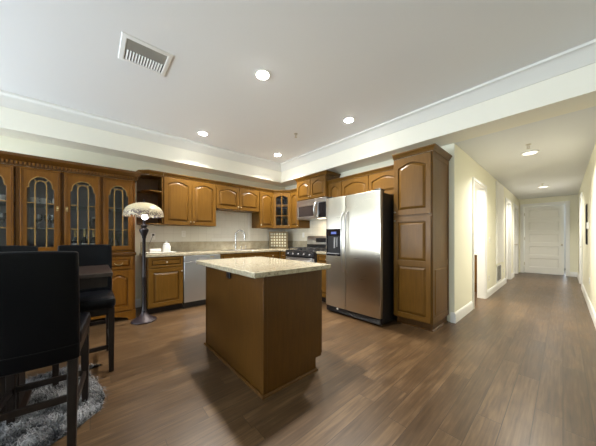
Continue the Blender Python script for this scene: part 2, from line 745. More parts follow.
D1, D2, D3 = (4.754, 5.68), (8.10, 8.86), (9.55, 10.45)     # doorways on the hall's left wall
DR = (8.45, 9.35)                                              # doorway on its right wall
wall_with_holes('wall_hall_left', 'X', XH - .125, XH, YF, YE, ZS, [(*D1, 0, 2.13), (*D2, 0, 2.13), (*D3, 0, 2.13)], 'wall')
wall_with_holes('wall_hall_right', 'X', XR, XR + .12, YF, YE, ZS, [(*DR, 0, 2.13)], 'wall')
DE = (-.875, .055)
wall_with_holes('wall_end', 'Y', YE, YE + .12, XH - .1, XR + .12, ZS, [(*DE, 0, 2.22)], 'wall')
struct('wall_front_right', MB().box(XR, XRR, YF - .3, YF, 0, ZS), 'wall')
wall_with_holes('wall_left', 'X', XL - .1, XL, YBK - .1, YF + .1, ZC, [(-3.4, -1.3, 1.03, 2.42), (-4.7, -3.7, 1.03, 2.42)], 'wall')  # holes for two made-up windows
# rear and right walls (behind the camera) with a made-up rear window
wall_with_holes('wall_back', 'Y', YBK - .1, YBK, XL, XRR, ZC, [(-4.7, -.4, .9, 2.45)], 'wall')
wall_with_holes('wall_right', 'X', XRR, XRR + .1, YBK - .1, YF, ZC, [], 'wall')


def window(n, axis, pos, a0, a1, z0, z1):
    mb = MB()
    fr = [(a0, a0 + .05, z0, z1), (a1 - .05, a1, z0, z1), (a0 + .05, a1 - .05, z0, z0 + .05), (a0 + .05, a1 - .05, z1 - .05, z1)]
    k = 3
    for i in range(1, k):
        c = a0 + (a1 - a0) * i / k
        fr.append((c - .025, c + .025, z0 + .05, z1 - .05))
    for s0, s1, q0, q1 in fr:
        if axis == 'Y':
            mb.box(s0, s1, pos - .07, pos - .03, q0, q1)
        else:
            mb.box(pos - .07, pos - .03, s0, s1, q0, q1)
    f = struct('window_%d' % n, mb, 'white')
    g = MB()
    if axis == 'Y':
        g.box(a0 + .02, a1 - .02, pos - .053, pos - .047, z0 + .02, z1 - .02)
    else:
        g.box(pos - .053, pos - .047, a0 + .02, a1 - .02, z0 + .02, z1 - .02)
    g.build('glass_pane', 'wglass', f, smooth=0)
    return f


window(1, 'Y', YBK, -4.7, -.4, .9, 2.45)  # unseen windows, added as openings for the daylight lamps
window(2, 'X', XL, -3.4, -1.3, 1.03, 2.42)
window(3, 'X', XL, -4.7, -3.7, 1.03, 2.42)

# crown moulding under the kitchen ceiling
crown = [(0, ZC - .15), (.012, ZC - .15), (.02, ZC - .135), (.03, ZC - .12), (.05, ZC - .085), (.085, ZC - .05), (.10, ZC - .03), (.115, ZC - .025), (.12, ZC - .001), (0, ZC - .001)]
struct('trim_3', MB().sweep([(XS, YBK), (XS, YB), (XRR, YB)], crown), 'crown')
# baseboards
base = [(0, 0), (.018, 0), (.018, .10), (.013, .125), (.007, .135), (0, .14)]


def baseboard(name, path):
    struct(name, MB().sweep(path, base), 'white')


baseboard('baseboard_hall_left', [(-1.035, YF), (XH, YF), (XH, D1[0] - .09)])
baseboard('baseboard_hall_left', [(XH, D1[1] + .09), (XH, D2[0] - .09)])
baseboard('baseboard_hall_left', [(XH, D2[1] + .09), (XH, D3[0] - .09)])
baseboard('baseboard_hall_right', [(XR, DR[0] - .09), (XR, YF), ])
baseboard('baseboard_end', [(DE[1] + .09, YE), (XR, YE), (XR, DR[1] + .09)])
baseboard('baseboard_left', [(XL, -4.9), (XL, -1.2)])
baseboard('baseboard_left_gap', [(XL, .49), (XL, .62)])


# door casings
def casing(n, axis, pos, out, a0, a1, z1, wd=.085, th=.02):
    mb = MB()
    lo, hi = (pos, pos + out * th) if out > 0 else (pos + out * th, pos)
    for s0, s1, q0, q1 in ((a0 - wd, a0, 0, z1 + wd), (a1, a1 + wd, 0, z1 + wd), (a0, a1, z1, z1 + wd)):
        if axis == 'X':
            mb.box(lo, hi, s0, s1, q0, q1)
        else:
            mb.box(s0, s1, lo, hi, q0, q1)
    struct('trim_%d' % n, mb, 'white', .004)


casing(4, 'X', XH, 1, *D1, 2.13, .045)
casing(5, 'X', XH, 1, *D2, 2.13)
casing(6, 'X', XH, 1, *D3, 2.13)
casing(7, 'X', XR, -1, *DR, 2.13)
casing(8, 'Y', YE, -1, *DE, 2.22)
# white jamb linings inside the doorways
mb = MB()
for d in (D1, D2, D3):
    mb.box(XH - .125, XH, d[0], d[0] + .012, 0, 2.13)
    mb.box(XH - .125, XH, d[1] - .012, d[1], 0, 2.13)
    mb.box(XH - .125, XH, d[0] + .012, d[1] - .012, 2.118, 2.13)
mb.box(XR, XR + .12, DR[0], DR[0] + .012, 0, 2.13)
mb.box(XR, XR + .12, DR[1] - .012, DR[1], 0, 2.13)
struct('trim_9', mb, 'white')


def panel_door(name, fr, wd, ht, panels, mat='door'):
    """slab with recessed horizontal panels; local u 0..wd, w -.04..0"""
    mb = MB(fr)
    mb.box(0, wd, -.035, -.012, 0, ht)
    st = .11
    mb.box(0, st, -.012, 0, 0, ht)
    mb.box(wd - st, wd, -.012, 0, 0, ht)
    zs = [.0, .2]
    ph = (ht - .2 - .11 * panels) / panels
    z = .2
    mb.box(st, wd - st, -.012, 0, 0, .2)
    for k in range(panels):
        q0, q1 = z, z + ph
        # sloped sticking around each recessed panel
        o = [(st, q0), (wd - st, q0), (wd - st, q1), (st, q1)]
        i_ = [(st + .02, q0 + .02), (wd - st - .02, q0 + .02), (wd - st - .02, q1 - .02), (st + .02, q1 - .02)]
        mb.loops([[(u, -.001, zz) for u, zz in o], [(u, -.011, zz) for u, zz in i_]], False, False)
        mb.box(st, wd - st, -.012, 0, q1, q1 + .11)
        z = q1 + .11
    return mb


# end door: hinged on its left, ajar into the room beyond
a = math.radians(9)
frE = ((DE[0] + .012, YE + .03, .008), (math.cos(a), math.sin(a)), (math.sin(a), -math.cos(a)))
d = panel_door('door_1', frE, .90, 2.20, 5).build('door_1', 'door', None, .002)
d['kind'] = 'structure'
mb = MB(frE)
for z in (.25, 1.09, 1.9):
    mb.box(-.012, .012, .0005, .012, z, z + .1)
mb.build('hinge', 'nickel', d)
MB(frE).cyl((.84, 0, .95), (.84, .05, .95), .012).ball((.84, .065, .95), .028).build('knob', 'nickel', d)
# door on the hall's left, slightly recessed and ajar
a = math.radians(14)
frL = ((XH - .05, D2[1] - .014, .008), (-math.sin(a), -math.cos(a)), (math.cos(a), -math.sin(a)))
d = panel_door('door_2', frL, .725, 2.10, 5).build('door_2', 'door', None, .002)
d['kind'] = 'structure'
MB(frL).cyl((.67, 0, .95), (.67, .05, .95), .012).cyl((.67, .05, .95), (.57, .055, .95), .009).build('handle', 'nickel', d)
# further left door, shut
frL3 = ((XH - .07, D3[1] - .014, .008), (0, -1), (1, 0))
d = panel_door('door_3', frL3, .872, 2.10, 5).build('door_3', 'door', None, .002)
d['kind'] = 'structure'
MB(frL3).cyl((.06, 0, .95), (.06, .05, .95), .012).ball((.06, .065, .95), .026).build('knob', 'nickel', d)
# door on the hall's right, shut
frR = ((XR + .06, DR[0] + .014, .008), (0, 1), (-1, 0))
d = panel_door('door_4', frR, .872, 2.10, 5).build('door_4', 'door', None, .002)
d['kind'] = 'structure'
MB(frR).cyl((.06, 0, .95), (.06, .05, .95), .012).ball((.06, .065, .95), .026).build('knob', 'nickel', d)

# rooms behind the doorways
struct('wall_bathroom', MB().box(-3.1, -3.0, YF + .1, 7.0, 0, ZS), 'bathwall')
struct('wall_bathroom', MB().box(-3.0, XH - .125, 6.9, 7.0, 0, ZS), 'bathwall')
struct('wall_bathroom', MB().box(-3.0, XH - .125, YF + .1, YF + .2, 0, ZS), 'bathwall')
struct('wall_closet', MB().box(-2.2, -2.1, 7.0, YE + .12, 0, ZS), 'wall')
struct('wall_far_room', MB().box(-1.6, 1.6, 13.6, 13.7, 0, ZS), 'white')
struct('wall_far_room', MB().box(-1.7, -1.6, YE + .12, 13.7, 0, ZS), 'white')
struct('wall_far_room', MB().box(1.6, 1.7, YE + .12, 13.7, 0, ZS), 'white')

# kitchen wall tile and granite splash
struct('trim_10', MB().box(XL, XL + .008, .62, YF, 1.10, 1.39), 'tile')
struct('trim_11', MB().box(XL, XL + .02, .62, YF - .02, .922, 1.10), 'granited', .003)
struct('trim_12', MB().box(XL + .008, -2.45, YF - .008, YF, 1.10, 1.56), 'tilex')
struct('trim_13', MB().box(XL + .02, -2.45, YF - .02, YF, .922, 1.10), 'granited', .003)
struct('trim_14', MB().box(XL, XL + .008, 1.795, 2.75, 1.39, 1.735), 'tile')
# raised white tile border framing the wall behind the sink
mb = MB()
mb.box(XL + .008, XL + .016, 2.66, 2.72, 1.10, 1.735)
mb.box(XL + .008, XL + .016, 1.82, 2.66, 1.10, 1.16)
struct('trim_15', mb, 'porcelain', .002)


# ------------------------------------------------------------------ cabinet parts
def arch(u0, u1, zs, rise, n=18):
    """points of a cathedral arch from right to left"""
    r = []
    for i in range(n + 1):
        t = 1 - 2 * i / n
        r.append(((u0 + u1) / 2 + (u1 - u0) / 2 * t, zs + rise * (.55 * (1 - t * t) + .45 * (.5 + .5 * math.cos(PI * t)))))
    return r


def outline(u0, u1, z0, z1, rise=0.):
    if rise:
        return [(u0, z0), (u1, z0)] + arch(u0, u1, z1 - rise, rise)
    return [(u0, z0), (u1, z0), (u1, z1), (u0, z1)]


def outer_for(inner, U0, U1, Z0, Z1):
    u0, u1 = inner[0][0], inner[1][0]
    o = [(U0, Z0), (U1, Z0)]
    k = inner[2:]
    for i, (u, z) in enumerate(k):
        if i == 0:
            o.append((U1, Z1))
        elif i == len(k) - 1:
            o.append((U0, Z1))
        else:
            o.append((U0 + (u - u0) / (u1 - u0) * (U1 - U0), Z1))
    return o


def raised_panel(mb, inn, w):
    us = [p[0] for p in inn]
    zs = [p[1] for p in inn]
    cu, cz = (min(us) + max(us)) / 2, (min(zs) + max(zs)) / 2
    hu, hz = (max(us) - min(us)) / 2, (max(zs) - min(zs)) / 2
    def shr(k):
        return [(cu + (u - cu) * (1 - k / hu), cz + (z - cz) * (1 - k / hz)) for u, z in inn]
    bev = min(.034, hu * .4, hz * .4)
    mb.loops([[(u, w - .017, z) for u, z in inn], [(u, w - .017, z) for u, z in shr(.009)], [(u, w - .013, z) for u, z in shr(.0095)], [(u, w - .001, z) for u, z in shr(bev)], [(u, w + .001, z) for u, z in shr(bev + .001)]], False, True)


def cab_door(parent, fr, u0, u1, z0, z1, mat='cab', rise=0., panels=None, stile=.055, knob=None, wf=.021, name='door', kmat='nickel', rail=.06):
    """raised panel door; panels = list of (z0,z1,rise)"""
    mb = MB(fr)
    if panels is None:
        panels = [(z0 + rail, z1 - rail, rise)]
    edges = [z0]
    for a_, b_ in zip(panels, panels[1:]):
        edges.append((a_[1] + b_[0]) / 2)
    edges.append(z1)
    for (p0, p1, rs), e0, e1 in zip(panels, edges, edges[1:]):
        inn = outline(u0 + stile, u1 - stile, p0, p1, rs)
        mb.ringuz(outer_for(inn, u0, u1, e0, e1), inn, .001, wf)
        raised_panel(mb, inn, wf - .001)
    o = mb.build(name, mat, parent, .0025)
    if knob:
        ku, kz = knob
        MB(fr).cyl((ku, wf, kz), (ku, wf + .014, kz), .006, 10).ball((ku, wf + .022, kz), .013, n=12).build('knob', kmat, o)
    return o


def drawer(parent, fr, u0, u1, z0, z1, mat='cab', wf=.021, kmat='nickel', knob=True):
    mb = MB(fr)
    inn = outline(u0 + .035, u1 - .035, z0 + .03, z1 - .03)
    mb.ringuz(outline(u0, u1, z0, z1), inn, .001, wf)
    raised_panel(mb, inn, wf - .001)
    o = mb.build('drawer', mat, parent, .0025)
    if knob:
        ku, kz = (u0 + u1) / 2, (z0 + z1) / 2
        MB(fr).cyl((ku, wf, kz), (ku, wf + .014, kz), .006, 10).ball((ku, wf + .022, kz), .013, n=12).build('knob', kmat, o)
    return o


def pt(fr, u, w_, z):
    O, R, N = fr
    return (O[0] + u * R[0] + w_ * N[0], O[1] + u * R[1] + w_ * N[1], O[2] + z)


CPROF = [(0, 0), (.012, 0), (.016, .012), (.03, .035), (.04, .043), (.04, .056), (0, .056)]


def cab_crown(parent, path, z, k=1., mat='cab'):
    return MB().sweep(path, [(o * k, z + h * k) for o, h in CPROF]).build('crown_molding', mat, parent, .0015)


G = .0015
RX, NX = (0, 1), (1, 0)        # cabinets on the left wall face +X
RY, NY = (1, 0), (0, -1)       # cabinets on the far wall face -Y
UF = -4.42                     # front of the left wall cabinets
UFY = 3.42                     # front of the far wall cabinets
WB, WT = 1.395, 2.21           # wall cabinets bottom, top

WG = 'honey maple wall cabinets'


def upper_left(name, y0, y1, z0, z1, label, doors, rise=.05, crown_path=None):
    root = thing(name, label, 'cabinet', (UF, (y0 + y1) / 2, z0), WG)
    fr = ((UF, y0 + G, 0), RX, NX)
    wd = y1 - y0 - 2 * G
    MB(fr).box(0, wd, XL + .01 - UF, 0, z0, z1).build('body', 'cab', root, .002)
    n = doors
    for k in range(n):
        a, b = wd * k / n + .006, wd * (k + 1) / n - .004
        ku = b - .022 if (k == 0 and n == 2) else (a + .022 if n == 2 else a + .022)
        cab_door(root, fr, a, b, z0 + .006, z1 - .012, 'cab', rise, knob=(ku, z0 + .06))
    cab_crown(root, [(UF, y0 + G), (UF, y1 - G)], z1)
    return root


upper_left('wall_cabinet', .897, 1.789, WB, WT, 'tall two-door wooden wall cabinet above the dishwasher counter, next to open shelf', 2)
upper_left('wall_cabinet', 1.789, 2.757, 1.74, WT, 'short two-door wooden wall cabinet above the kitchen faucet', 2)
# single narrow cabinet left of the glass corner
upper_left('wall_cabinet', 2.757, 3.139, WB, WT, 'narrow one-door wooden wall cabinet left of the glass corner cabinet', 1)

# diagonal corner cabinet with glazed door
A, Bp = Vector((UF, 3.142)), Vector((-4.142, UFY))
dv = (Bp - A)
cw = dv.length
rv = dv.normalized()
nv = Vector((rv.y, -rv.x))
frD = ((A.x, A.y, 0), (rv.x, rv.y), (nv.x, nv.y))
root = thing('corner_wall_cabinet', 'diagonal corner wall cabinet with small-paned glass door', 'cabinet', (-4.4, 3.4, WB), WG)
mb = MB()
foot = [(A.x, A.y), (Bp.x, Bp.y), (Bp.x, YF - .01), (XL + .01, YF - .01), (XL + .01, A.y)]
for z0, z1 in ((WB, WB + .018), (WT - .018, WT)):
    mb.loops([[(x, y, z0) for x, y in foot], [(x, y, z1) for x, y in foot]])
mb.box(XL + .01, A.x, A.y, A.y + .016, WB, WT)
mb.box(Bp.x - .016, Bp.x, Bp.y, YF - .01, WB, WT)
mb.box(XL + .01, XL + .02, A.y, YF - .01, WB, WT)
mb.box(XL + .01, Bp.x, YF - .02, YF - .01, WB, WT)
mb.build('body', 'cab', root)
fm = MB(frD)
u0, u1, z0, z1 = .004, cw - .004, WB + .006, WT - .012
inn = outline(u0 + .058, u1 - .058, z0 + .06, z1 - .055, .05)
fm.ringuz(outer_for(inn, u0, u1, z0, z1), inn, .001, .021)
dr = fm.build('door', 'cab', root, .0025)
mm = MB(frD)
cu = (u0 + u1) / 2
mm.ribbon([(cu, z0 + .055), (cu, z1 - .06)], .02, .006, .02)
for z in (z0 + .06 + (z1 - z0 - .13) * q for q in (1 / 3, 2 / 3)):
    mm.ribbon([(u0 + .05, z), (u1 - .05, z)], .02, .007, .019)
mm.build('muntin', 'cab', dr)
MB(frD).uz(inn, .009, .012).build('glass_pane', 'glass', dr, smooth=0)
MB(frD).cyl((u1 - .025, .021, z0 + .06), (u1 - .025, .035, z0 + .06), .006, 10).ball((u1 - .025, .043, z0 + .06), .013, n=12).build('knob', 'nickel', dr)
for z in (WB + .28, WB + .54):
    mb = MB()
    f2 = [(A.x, A.y + .02), (Bp.x - .02, Bp.y), (Bp.x - .02, YF - .025), (XL + .025, YF - .025), (XL + .025, A.y + .02)]
    mb.loops([[(x, y, z) for x, y in f2], [(x, y, z + .012) for x, y in f2]]).build('shelf', 'cabin', root)
cab_crown(root, [(A.x, A.y), (Bp.x, Bp.y)], WT)


def upper_far(name, x0, x1, z0, z1, label, doors, yf=UFY, rise=.05, returns=False, knobs='center', k=1., splits=None, cat='cabinet'):
    root = thing(name, label, cat, ((x0 + x1) / 2, yf, z0), WG)
    fr = ((x0 + G, yf, 0), RY, NY)
    wd = x1 - x0 - 2 * G
    MB(fr).box(0, wd, -(YF - .01 - yf), 0, z0, z1).build('body', 'cab', root, .002)
    cuts = splits or [wd * q / doors for q in range(doors + 1)]
    for q in range(doors):
        a, b = cuts[q] + .006, cuts[q + 1] - .004
        if doors == 1:
            ku = a + .022 if knobs == 'left' else b - .022
        else:
            ku = b - .022 if q % 2 == 0 else a + .022
        cab_door(root, fr, a, b, z0 + .006, z1 - .012, 'cab', rise, knob=(ku, z0 + .05))
    p = [(x0 + G, yf), (x1 - G, yf)]
    if returns:
        p = [(x0 + G, yf + .05)] + p + [(x1 - G, YF - .012)]
    cab_crown(root, p, z1, k)
    return root


upper_far('wall_cabinet', -4.14, -3.83, WB, WT, 'narrow one-door wooden wall cabinet between glass corner cabinet and microwave', 1, knobs='right')
upper_far('wall_cabinet', -3.828, -2.985, 1.965, 2.385, 'raised two-door wooden wall cabinet directly above the microwave', 2, yf=3.355, returns=True, k=1.15)
upper_far('wall_cabinet', -2.983, -2.665, 1.83, WT, 'single-door arched wall cabinet between microwave and fridge cabinets, over fridge edge', 1)
upper_far('wall_cabinet', -2.663, -1.56, 1.83, WT, 'wide two-door wooden wall cabinet above the refrigerator', 2, rise=.06)

# ------------------------------------------------------------------ pantry
px0, px1, py = -1.555, -1.06, 3.14
PT = 2.245
root = thing('pantry_cabinet', 'tall honey wooden pantry cabinet right of the refrigerator', 'cabinet', ((px0 + px1) / 2, py, 0))
MB().box(px0, px1, py, YF - .006, .1, PT).build('body', 'cab', root, .003)
MB().box(px0 + .02, px1 - .02, py + .06, YF - .006, 0, .1).build('toe_kick', 'cabd', root)
frP = ((px0, py, 0), RY, NY)
wd = px1 - px0
cab_door(root, frP, .012, wd - .012, 1.475, PT - .015, 'cab', panels=[(1.545, PT - .085, .055)], stile=.06, knob=(.04, 1.515))
cab_door(root, frP, .012, wd - .012, .115, 1.445, 'cab', panels=[(.175, .80, 0), (.875, 1.385, 0)], stile=.06, knob=(.04, 1.40))
cab_crown(root, [(px0, py + .03), (px0, py), (px1, py), (px1, YF - .008)][1:], PT, 1.15)
frPS = ((px1, py, 0), RX, NX)
dp = YF - .006 - py
mb = MB(frPS)
inn = outline(.05, dp - .05, .17, .80)
mb.ringuz(outline(.0, dp, .1, .84), inn, .0, .005)
raised_panel(mb, inn, .006)
inn = outline(.05, dp - .05, .88, PT - .07)
mb.ringuz(outline(.0, dp, .84, PT), inn, .0, .005)
mb.loops([[(u, .0015, z) for u, z in inn]], True, False)
mb.build('side_panel', 'cab', root, .002)
MB().sweep([(px0 + .02, py + .06), (px1 - .02, py + .06), (px1 - .02, YF - .02)], [(0, 0), (.016, 0), (.015, .009), (.009, .015), (0, .017)]).build('shoe_molding', 'cabd', root)

# ------------------------------------------------------------------ base cabinets
BF = -4.13
CT, CB = .922, .880           # counter top, underside
BG = 'wooden base cabinets'


def base_left(y0, y1, label, door_cells, drawers=True):
    root = thing('base_cabinet', label, 'cabinet', (BF, (y0 + y1) / 2, 0), BG)
    fr = ((BF, y0 + G, 0), RX, NX)
    wd = y1 - y0 - 2 * G
    MB(fr).box(0, wd, XL + .02 - BF, 0, .1, CB - .002).build('body', 'cab', root, .002)
    MB(fr).box(0, wd, XL + .02 - BF, -.065, 0, .1).build('toe_kick', 'espresso', root)
    n = door_cells
    for k in range(n):
        a, b = wd * k / n + .008, wd * (k + 1) / n - .008
        if drawers:
            drawer(root, fr, a, b, .715, CB - .012, 'cab')
        kn = b - .02 if k % 2 == 0 else a + .02
        cab_door(root, fr, a, b, .115, .70, 'cab', knob=(kn, .635), stile=.06)
    return root


base_left(.63, 1.128, 'one-door base cabinet with drawer between floor lamp and dishwasher', 1)
base_left(1.752, 2.70, 'sink base cabinet to the right of the dishwasher, below faucet', 2)
base_left(2.703, 3.09, 'dark base cabinet left of the kitchen corner, under lattice panel', 1)


def base_far(x0, x1, label, n=1, dz=True):
    root = thing('base_cabinet', label, 'cabinet', ((x0 + x1) / 2, 3.13, 0), BG)
    fr = ((x0 + G, 3.13, 0), RY, NY)
    wd = x1 - x0 - 2 * G
    MB(fr).box(0, wd, -(YF - .025 - 3.13), 0, .1, CB - .002).build('body', 'cab', root, .002)
    MB(fr).box(0, wd, -(YF - .025 - 3.13), -.065, 0, .1).build('toe_kick', 'espresso', root)
    a, b = .008, wd - .008
    drawer(root, fr, a, b, .715, CB - .012)
    cab_door(root, fr, a, b, .115, .70, 'cab', knob=(b - .02, .635), stile=.05)


base_far(-4.125, -3.852, 'narrow base cabinet squeezed between kitchen corner and left side of range')
base_far(-3.008, -2.52, 'small base cabinet with drawer between range and refrigerator')
# worktops
mb = MB()
L = [(XL + .021, .6), (BF + .03, .6), (BF + .03, 3.10), (-3.85, 3.10), (-3.85, YF - .021), (XL + .021, YF - .021)]
mb.loops([[(x, y, CB) for x, y in L], [(x, y, CT) for x, y in L]])
tag(mb.build('worktop', 'granite', None, .006), 'long L-shaped cream granite worktop carrying faucet and white canister', 'worktop')
tag(MB().box(-3.01, -2.535, 3.10, YF - .021, CB, CT).build('worktop', 'granite', None, .006), 'short cream granite worktop between range and refrigerator', 'worktop')

# open end shelf beside the china cabinet
root = thing('open_shelf', 'open wooden corner shelf between china cabinet and wall cabinets', 'shelf', (-4.6, .75, WB), None)
y0s, y1s = .565, .894
pl = [(XL + .01, y0s), (-4.52, y0s + .03), (UF, y0s + .13), (UF, y1s), (XL + .01, y1s)]
def slab(z0, z1, pts=pl):
    return MB().loops([[(x, y, z0) for x, y in pts], [(x, y, z1) for x, y in pts]])
MB().box(XL + .01, UF, y1s - .018, y1s, WB, WT).build('side_panel', 'cab', root)
MB().box(XL + .01, XL + .02, y0s, y1s - .018, WB, WT).build('back_panel', 'cabd', root)
slab(WT - .02, WT).build('top', 'cab', root)
pl2 = [(XL + .02, y0s + .005), (-4.53, y0s + .035), (UF - .008, y0s + .135), (UF - .008, y1s - .018), (XL + .02, y1s - .018)]
slab(WB, WB + .02, pl2).build('shelf', 'cab', root, .002)
slab(1.935, 1.953, pl2).build('shelf', 'cab', root, .002)
cab_crown(root, [(XL + .01, y0s), (-4.52, y0s + .03), (UF, y0s + .13), (UF, y1s)], WT)

# ------------------------------------------------------------------ china cabinet
cy0, cy1 = -1.022, .472
CX = -4.13
root = thing('china_cabinet', 'large cherry wood china cabinet with arched glass doors along the left wall', 'cabinet', (CX, (cy0 + cy1) / 2, 0))
frC = ((CX, 0, 0), RX, NX)
bk = XL + .012 - CX
mb = MB(frC)
UB, UT = .965, 2.0
mb.box(cy0, cy0 + .02, bk, 0, UB, UT)
mb.box(cy1 - .02, cy1, bk, 0, UB, UT)
mb.box(cy0, cy1, bk, 0, UT - .025, UT)
mb.box(cy0, cy1, bk, 0, UB, UB + .025)
for y in (-.638, .103):
    mb.box(y - .012, y + .012, bk, -.002, UB, UT)
# face frame stiles
for a, b in ((cy0, cy0 + .04), (-.662, -.612), (-.298, -.252), (.078, .128), (cy1 - .04, cy1)):
    mb.box(a, b, -.045, -.022, UB, UT)
mb.build('upper_case', 'cherry', root, .002)
MB(frC).box(cy0 + .02, cy1 - .02, bk, bk + .01, UB + .025, UT - .025).build('back_panel', 'chinaback', root)
mb = MB(frC)
mb.box(cy0, cy1, bk, .012, .13, .92)
mb.build('lower_case', 'cherry', root, .003)
MB(frC).box(cy0 - .012, cy1 + .012, bk, .035, .92, .965).build('waist_ledge', 'cherryd', root, .01, seg=3)
# bracket base with cut-out
mb = MB(frC)
def foot_poly(a, b):
    n = 10
    pts = [(a, 0), (a, .13), (b, .13), (b, 0), (b - .09, 0)]
    for i in range(n + 1):
        t = i / n
        u = b - .10 - (b - a - .20) * t
        pts.append((u, .035 + .055 * min(1, 6 * min(t, 1 - t)) - (.02 if .44 < t < .56 else 0)))
    pts.append((a + .09, 0))
    return pts
mb.uz(foot_poly(cy0 - .008, cy1 + .008), .0, .024)
for y in (cy0 - .008, cy1 - .016):
    mb.box(y, y + .024, bk, 0, 0, .13)
mb.build('bracket_base', 'cherry', root, .004)
# crown with dentil course
mb = MB()
prof = [(0, UT), (.02, UT), (.024, UT + .012), (.024, UT + .05), (.03, UT + .055), (.06, UT + .085), (.075, UT + .095), (.078, UT + .125), (0, UT + .125)]
mb.sweep([(CX - .35, cy0), (CX, cy0), (CX, cy1), (CX - .6, cy1)], prof)
mb.build('crown_molding', 'cherryd', root)
mb = MB()
mb.box(CX + .0245, CX + .031, cy0 + .005, cy1 - .005, UT + .042, UT + .049)
y = cy0 + .01
while y < cy1 - .03:
    mb.box(CX + .0245, CX + .046, y, y + .018, UT + .014, UT + .046)
    y += .033
mb.build('dentil_course', 'cherry', root, .001)  # dentils lighter than the crown, the light they catch put into colour


def china_door(a, b, hinge_left, knob_side):
    z0, z1 = UB + .03, UT - .012
    st = .055
    i0, i1 = a + st, b - st
    s0, zs, top = z0 + .065, 1.775, 1.90
    cu, hu = (i0 + i1) / 2, (i1 - i0) / 2
    inn = [(i0, s0), (i1, s0), (i1, zs - .012), (i1 - .014, zs - .006), (i1 - .014, zs + .012)]
    n = 16
    for i in range(1, n):
        t = PI * i / n
        inn.append((cu + (hu - .014) * math.cos(t), zs + .012 + (top - zs - .012) * math.sin(t)))
    inn += [(i0 + .014, zs + .012), (i0 + .014, zs - .006), (i0, zs - .012)]
    out = [(a, z0), (b, z0), (b, zs - .012), (b, zs + .03), (b, zs + .08)]
    for i in range(1, n):
        t = PI * i / n
        c = math.cos(t)
        if i == 3:
            out.append((b, z1))
        elif i == n - 3:
            out.append((a, z1))
        elif i < 3:
            out.append((b, zs + .08 + (z1 - zs - .08) * i / 3))
        elif i > n - 3:
            out.append((a, zs + .08 + (z1 - zs - .08) * (n - i) / 3))
        else:
            f_ = (i - 3) / (n - 6)
            out.append((b + (a - b) * f_, z1))
    out += [(a, zs + .08), (a, zs + .03), (a, zs - .012)]
    o = MB(frC).ringuz(out, inn, .001, .022)
    for e0, e1 in ((.006, .014), (.018, .023)):
        o.ringuz(outline(a + e0, b - e0, z0 + e0, z1 - e0), outline(a + e1, b - e1, z0 + e1, z1 - e1), .020, .0275)
    o = o.build('door', 'cherry', root, .0018)
    mm = MB(frC)
    # gothic muntins: a smaller arch inside the opening with spokes
    r1 = hu * .43
    zi = top - .055 - r1
    pts = [(cu - r1, s0)] + [(cu + r1 * math.cos(PI - PI * i / 10), zi + r1 * 1.1 * math.sin(PI * i / 10)) for i in range(11)] + [(cu + r1, s0)]
    mm.ribbon(pts, .011, .006, .02)
    for sg in (-1, 1):
        t = PI / 2 - sg * .78
        mm.ribbon([(cu + r1 * math.cos(t), zi + r1 * 1.1 * math.sin(t)), (cu + (hu - .01) * math.cos(t + sg * .02), zs + .012 + (top - zs - .012) * math.sin(t + sg * .02))], .010, .006, .019)
        mm.ribbon([(cu + sg * r1, 1.285), (cu + sg * (hu + .0), 1.285)], .011, .006, .019)
        mm.ribbon([(cu + sg * r1, 1.585), (cu + sg * (hu + .0), 1.585)], .011, .006, .019)
    mm.ribbon([(x, z - .004) for x, z in inn[2:]], .009, .01, .024)
    mm.build('muntin', 'muntin', o)
    MB(frC).uz(inn, .009, .012).build('glass_pane', 'glass', o, smooth=0)
    if not knob_side:
        return
    ku = b - .022 if knob_side > 0 else a + .022
    kb = MB(frC).box(ku - .011, ku + .011, .022, .025, 1.50, 1.56).ball((ku, .034, 1.53), .011, n=10)
    kb.build('knob_plate', 'brass', o)


china_door(-.985, -.662, True, 0)
china_door(-.62, -.292, True, 1)
china_door(-.258, .088, False, -1)
china_door(.116, .444, False, 0)
for z in (1.278, 1.578):
    for a, b in ((cy0 + .022, -.652), (-.624, .089), (.117, cy1 - .022)):
        MB(frC).box(a, b, bk + .02, -.05, z, z + .008).build('glass_shelf', 'shelfglass', root)
# lower drawers and doors
cells = ((-.985, -.662), (-.62, -.292), (-.258, .088), (.116, .444))
for a, b in cells:
    drw = drawer(root, ((CX + .012, 0, 0), RX, NX), a, b, .735, .90, 'cherry', knob=False)
    c = (a + b) / 2
    pts = [pt(frC, c + .045 * math.cos(PI * i / 8), .040 + .012 * math.sin(PI * i / 8), .822 - .028 * math.sin(PI * i / 8)) for i in range(9)]
    MB().tube(pts, .004, 8).build('bail_pull', 'brass', drw)
    cab_door(root, ((CX + .012, 0, 0), RX, NX), a, b, .15, .715, 'cherry', rise=.05, stile=.06, knob=(a + .025, .46), kmat='brass')

# things in the china cabinet
CG = 'china cabinet contents'


def lathe_thing(name, label, cat, prof, mat, loc, n=18, group=CG):
    o = MB().lathe(prof, loc, n).build(name, mat, None)
    return tag(o, label, cat, group)


def bottle(y, label):
    x = -4.36
    r = thing('wine_bottle', label, 'bottle', (x, y, UB + .026), 'gold-topped bottles')
    MB().lathe([(.034, 0), (.037, .006), (.037, .13), (.030, .16), (.015, .19), (.0135, .215)], (x, y, UB + .026), 18).build('glass_body', 'bottle', r)
    MB().lathe([(.0145, .19), (.0155, .215), (.015, .285), (.017, .29), (.017, .303), (.004, .305)], (x, y, UB + .026), 18).build('foil_neck', 'gold', r)
    MB().lathe([(.0376, .05), (.0378, .052), (.0378, .105), (.0376, .107)], (x, y, UB + .026), 18, False).build('paper_label', 'porcelain', r)


bottle(-.17, 'gold-necked dark bottle behind glass, leftmost of the three bottles')
bottle(-.075, 'gold-necked dark bottle in china cabinet, middle of the three')
bottle(.02, 'gold-necked dark bottle behind glass, rightmost of the three bottles')


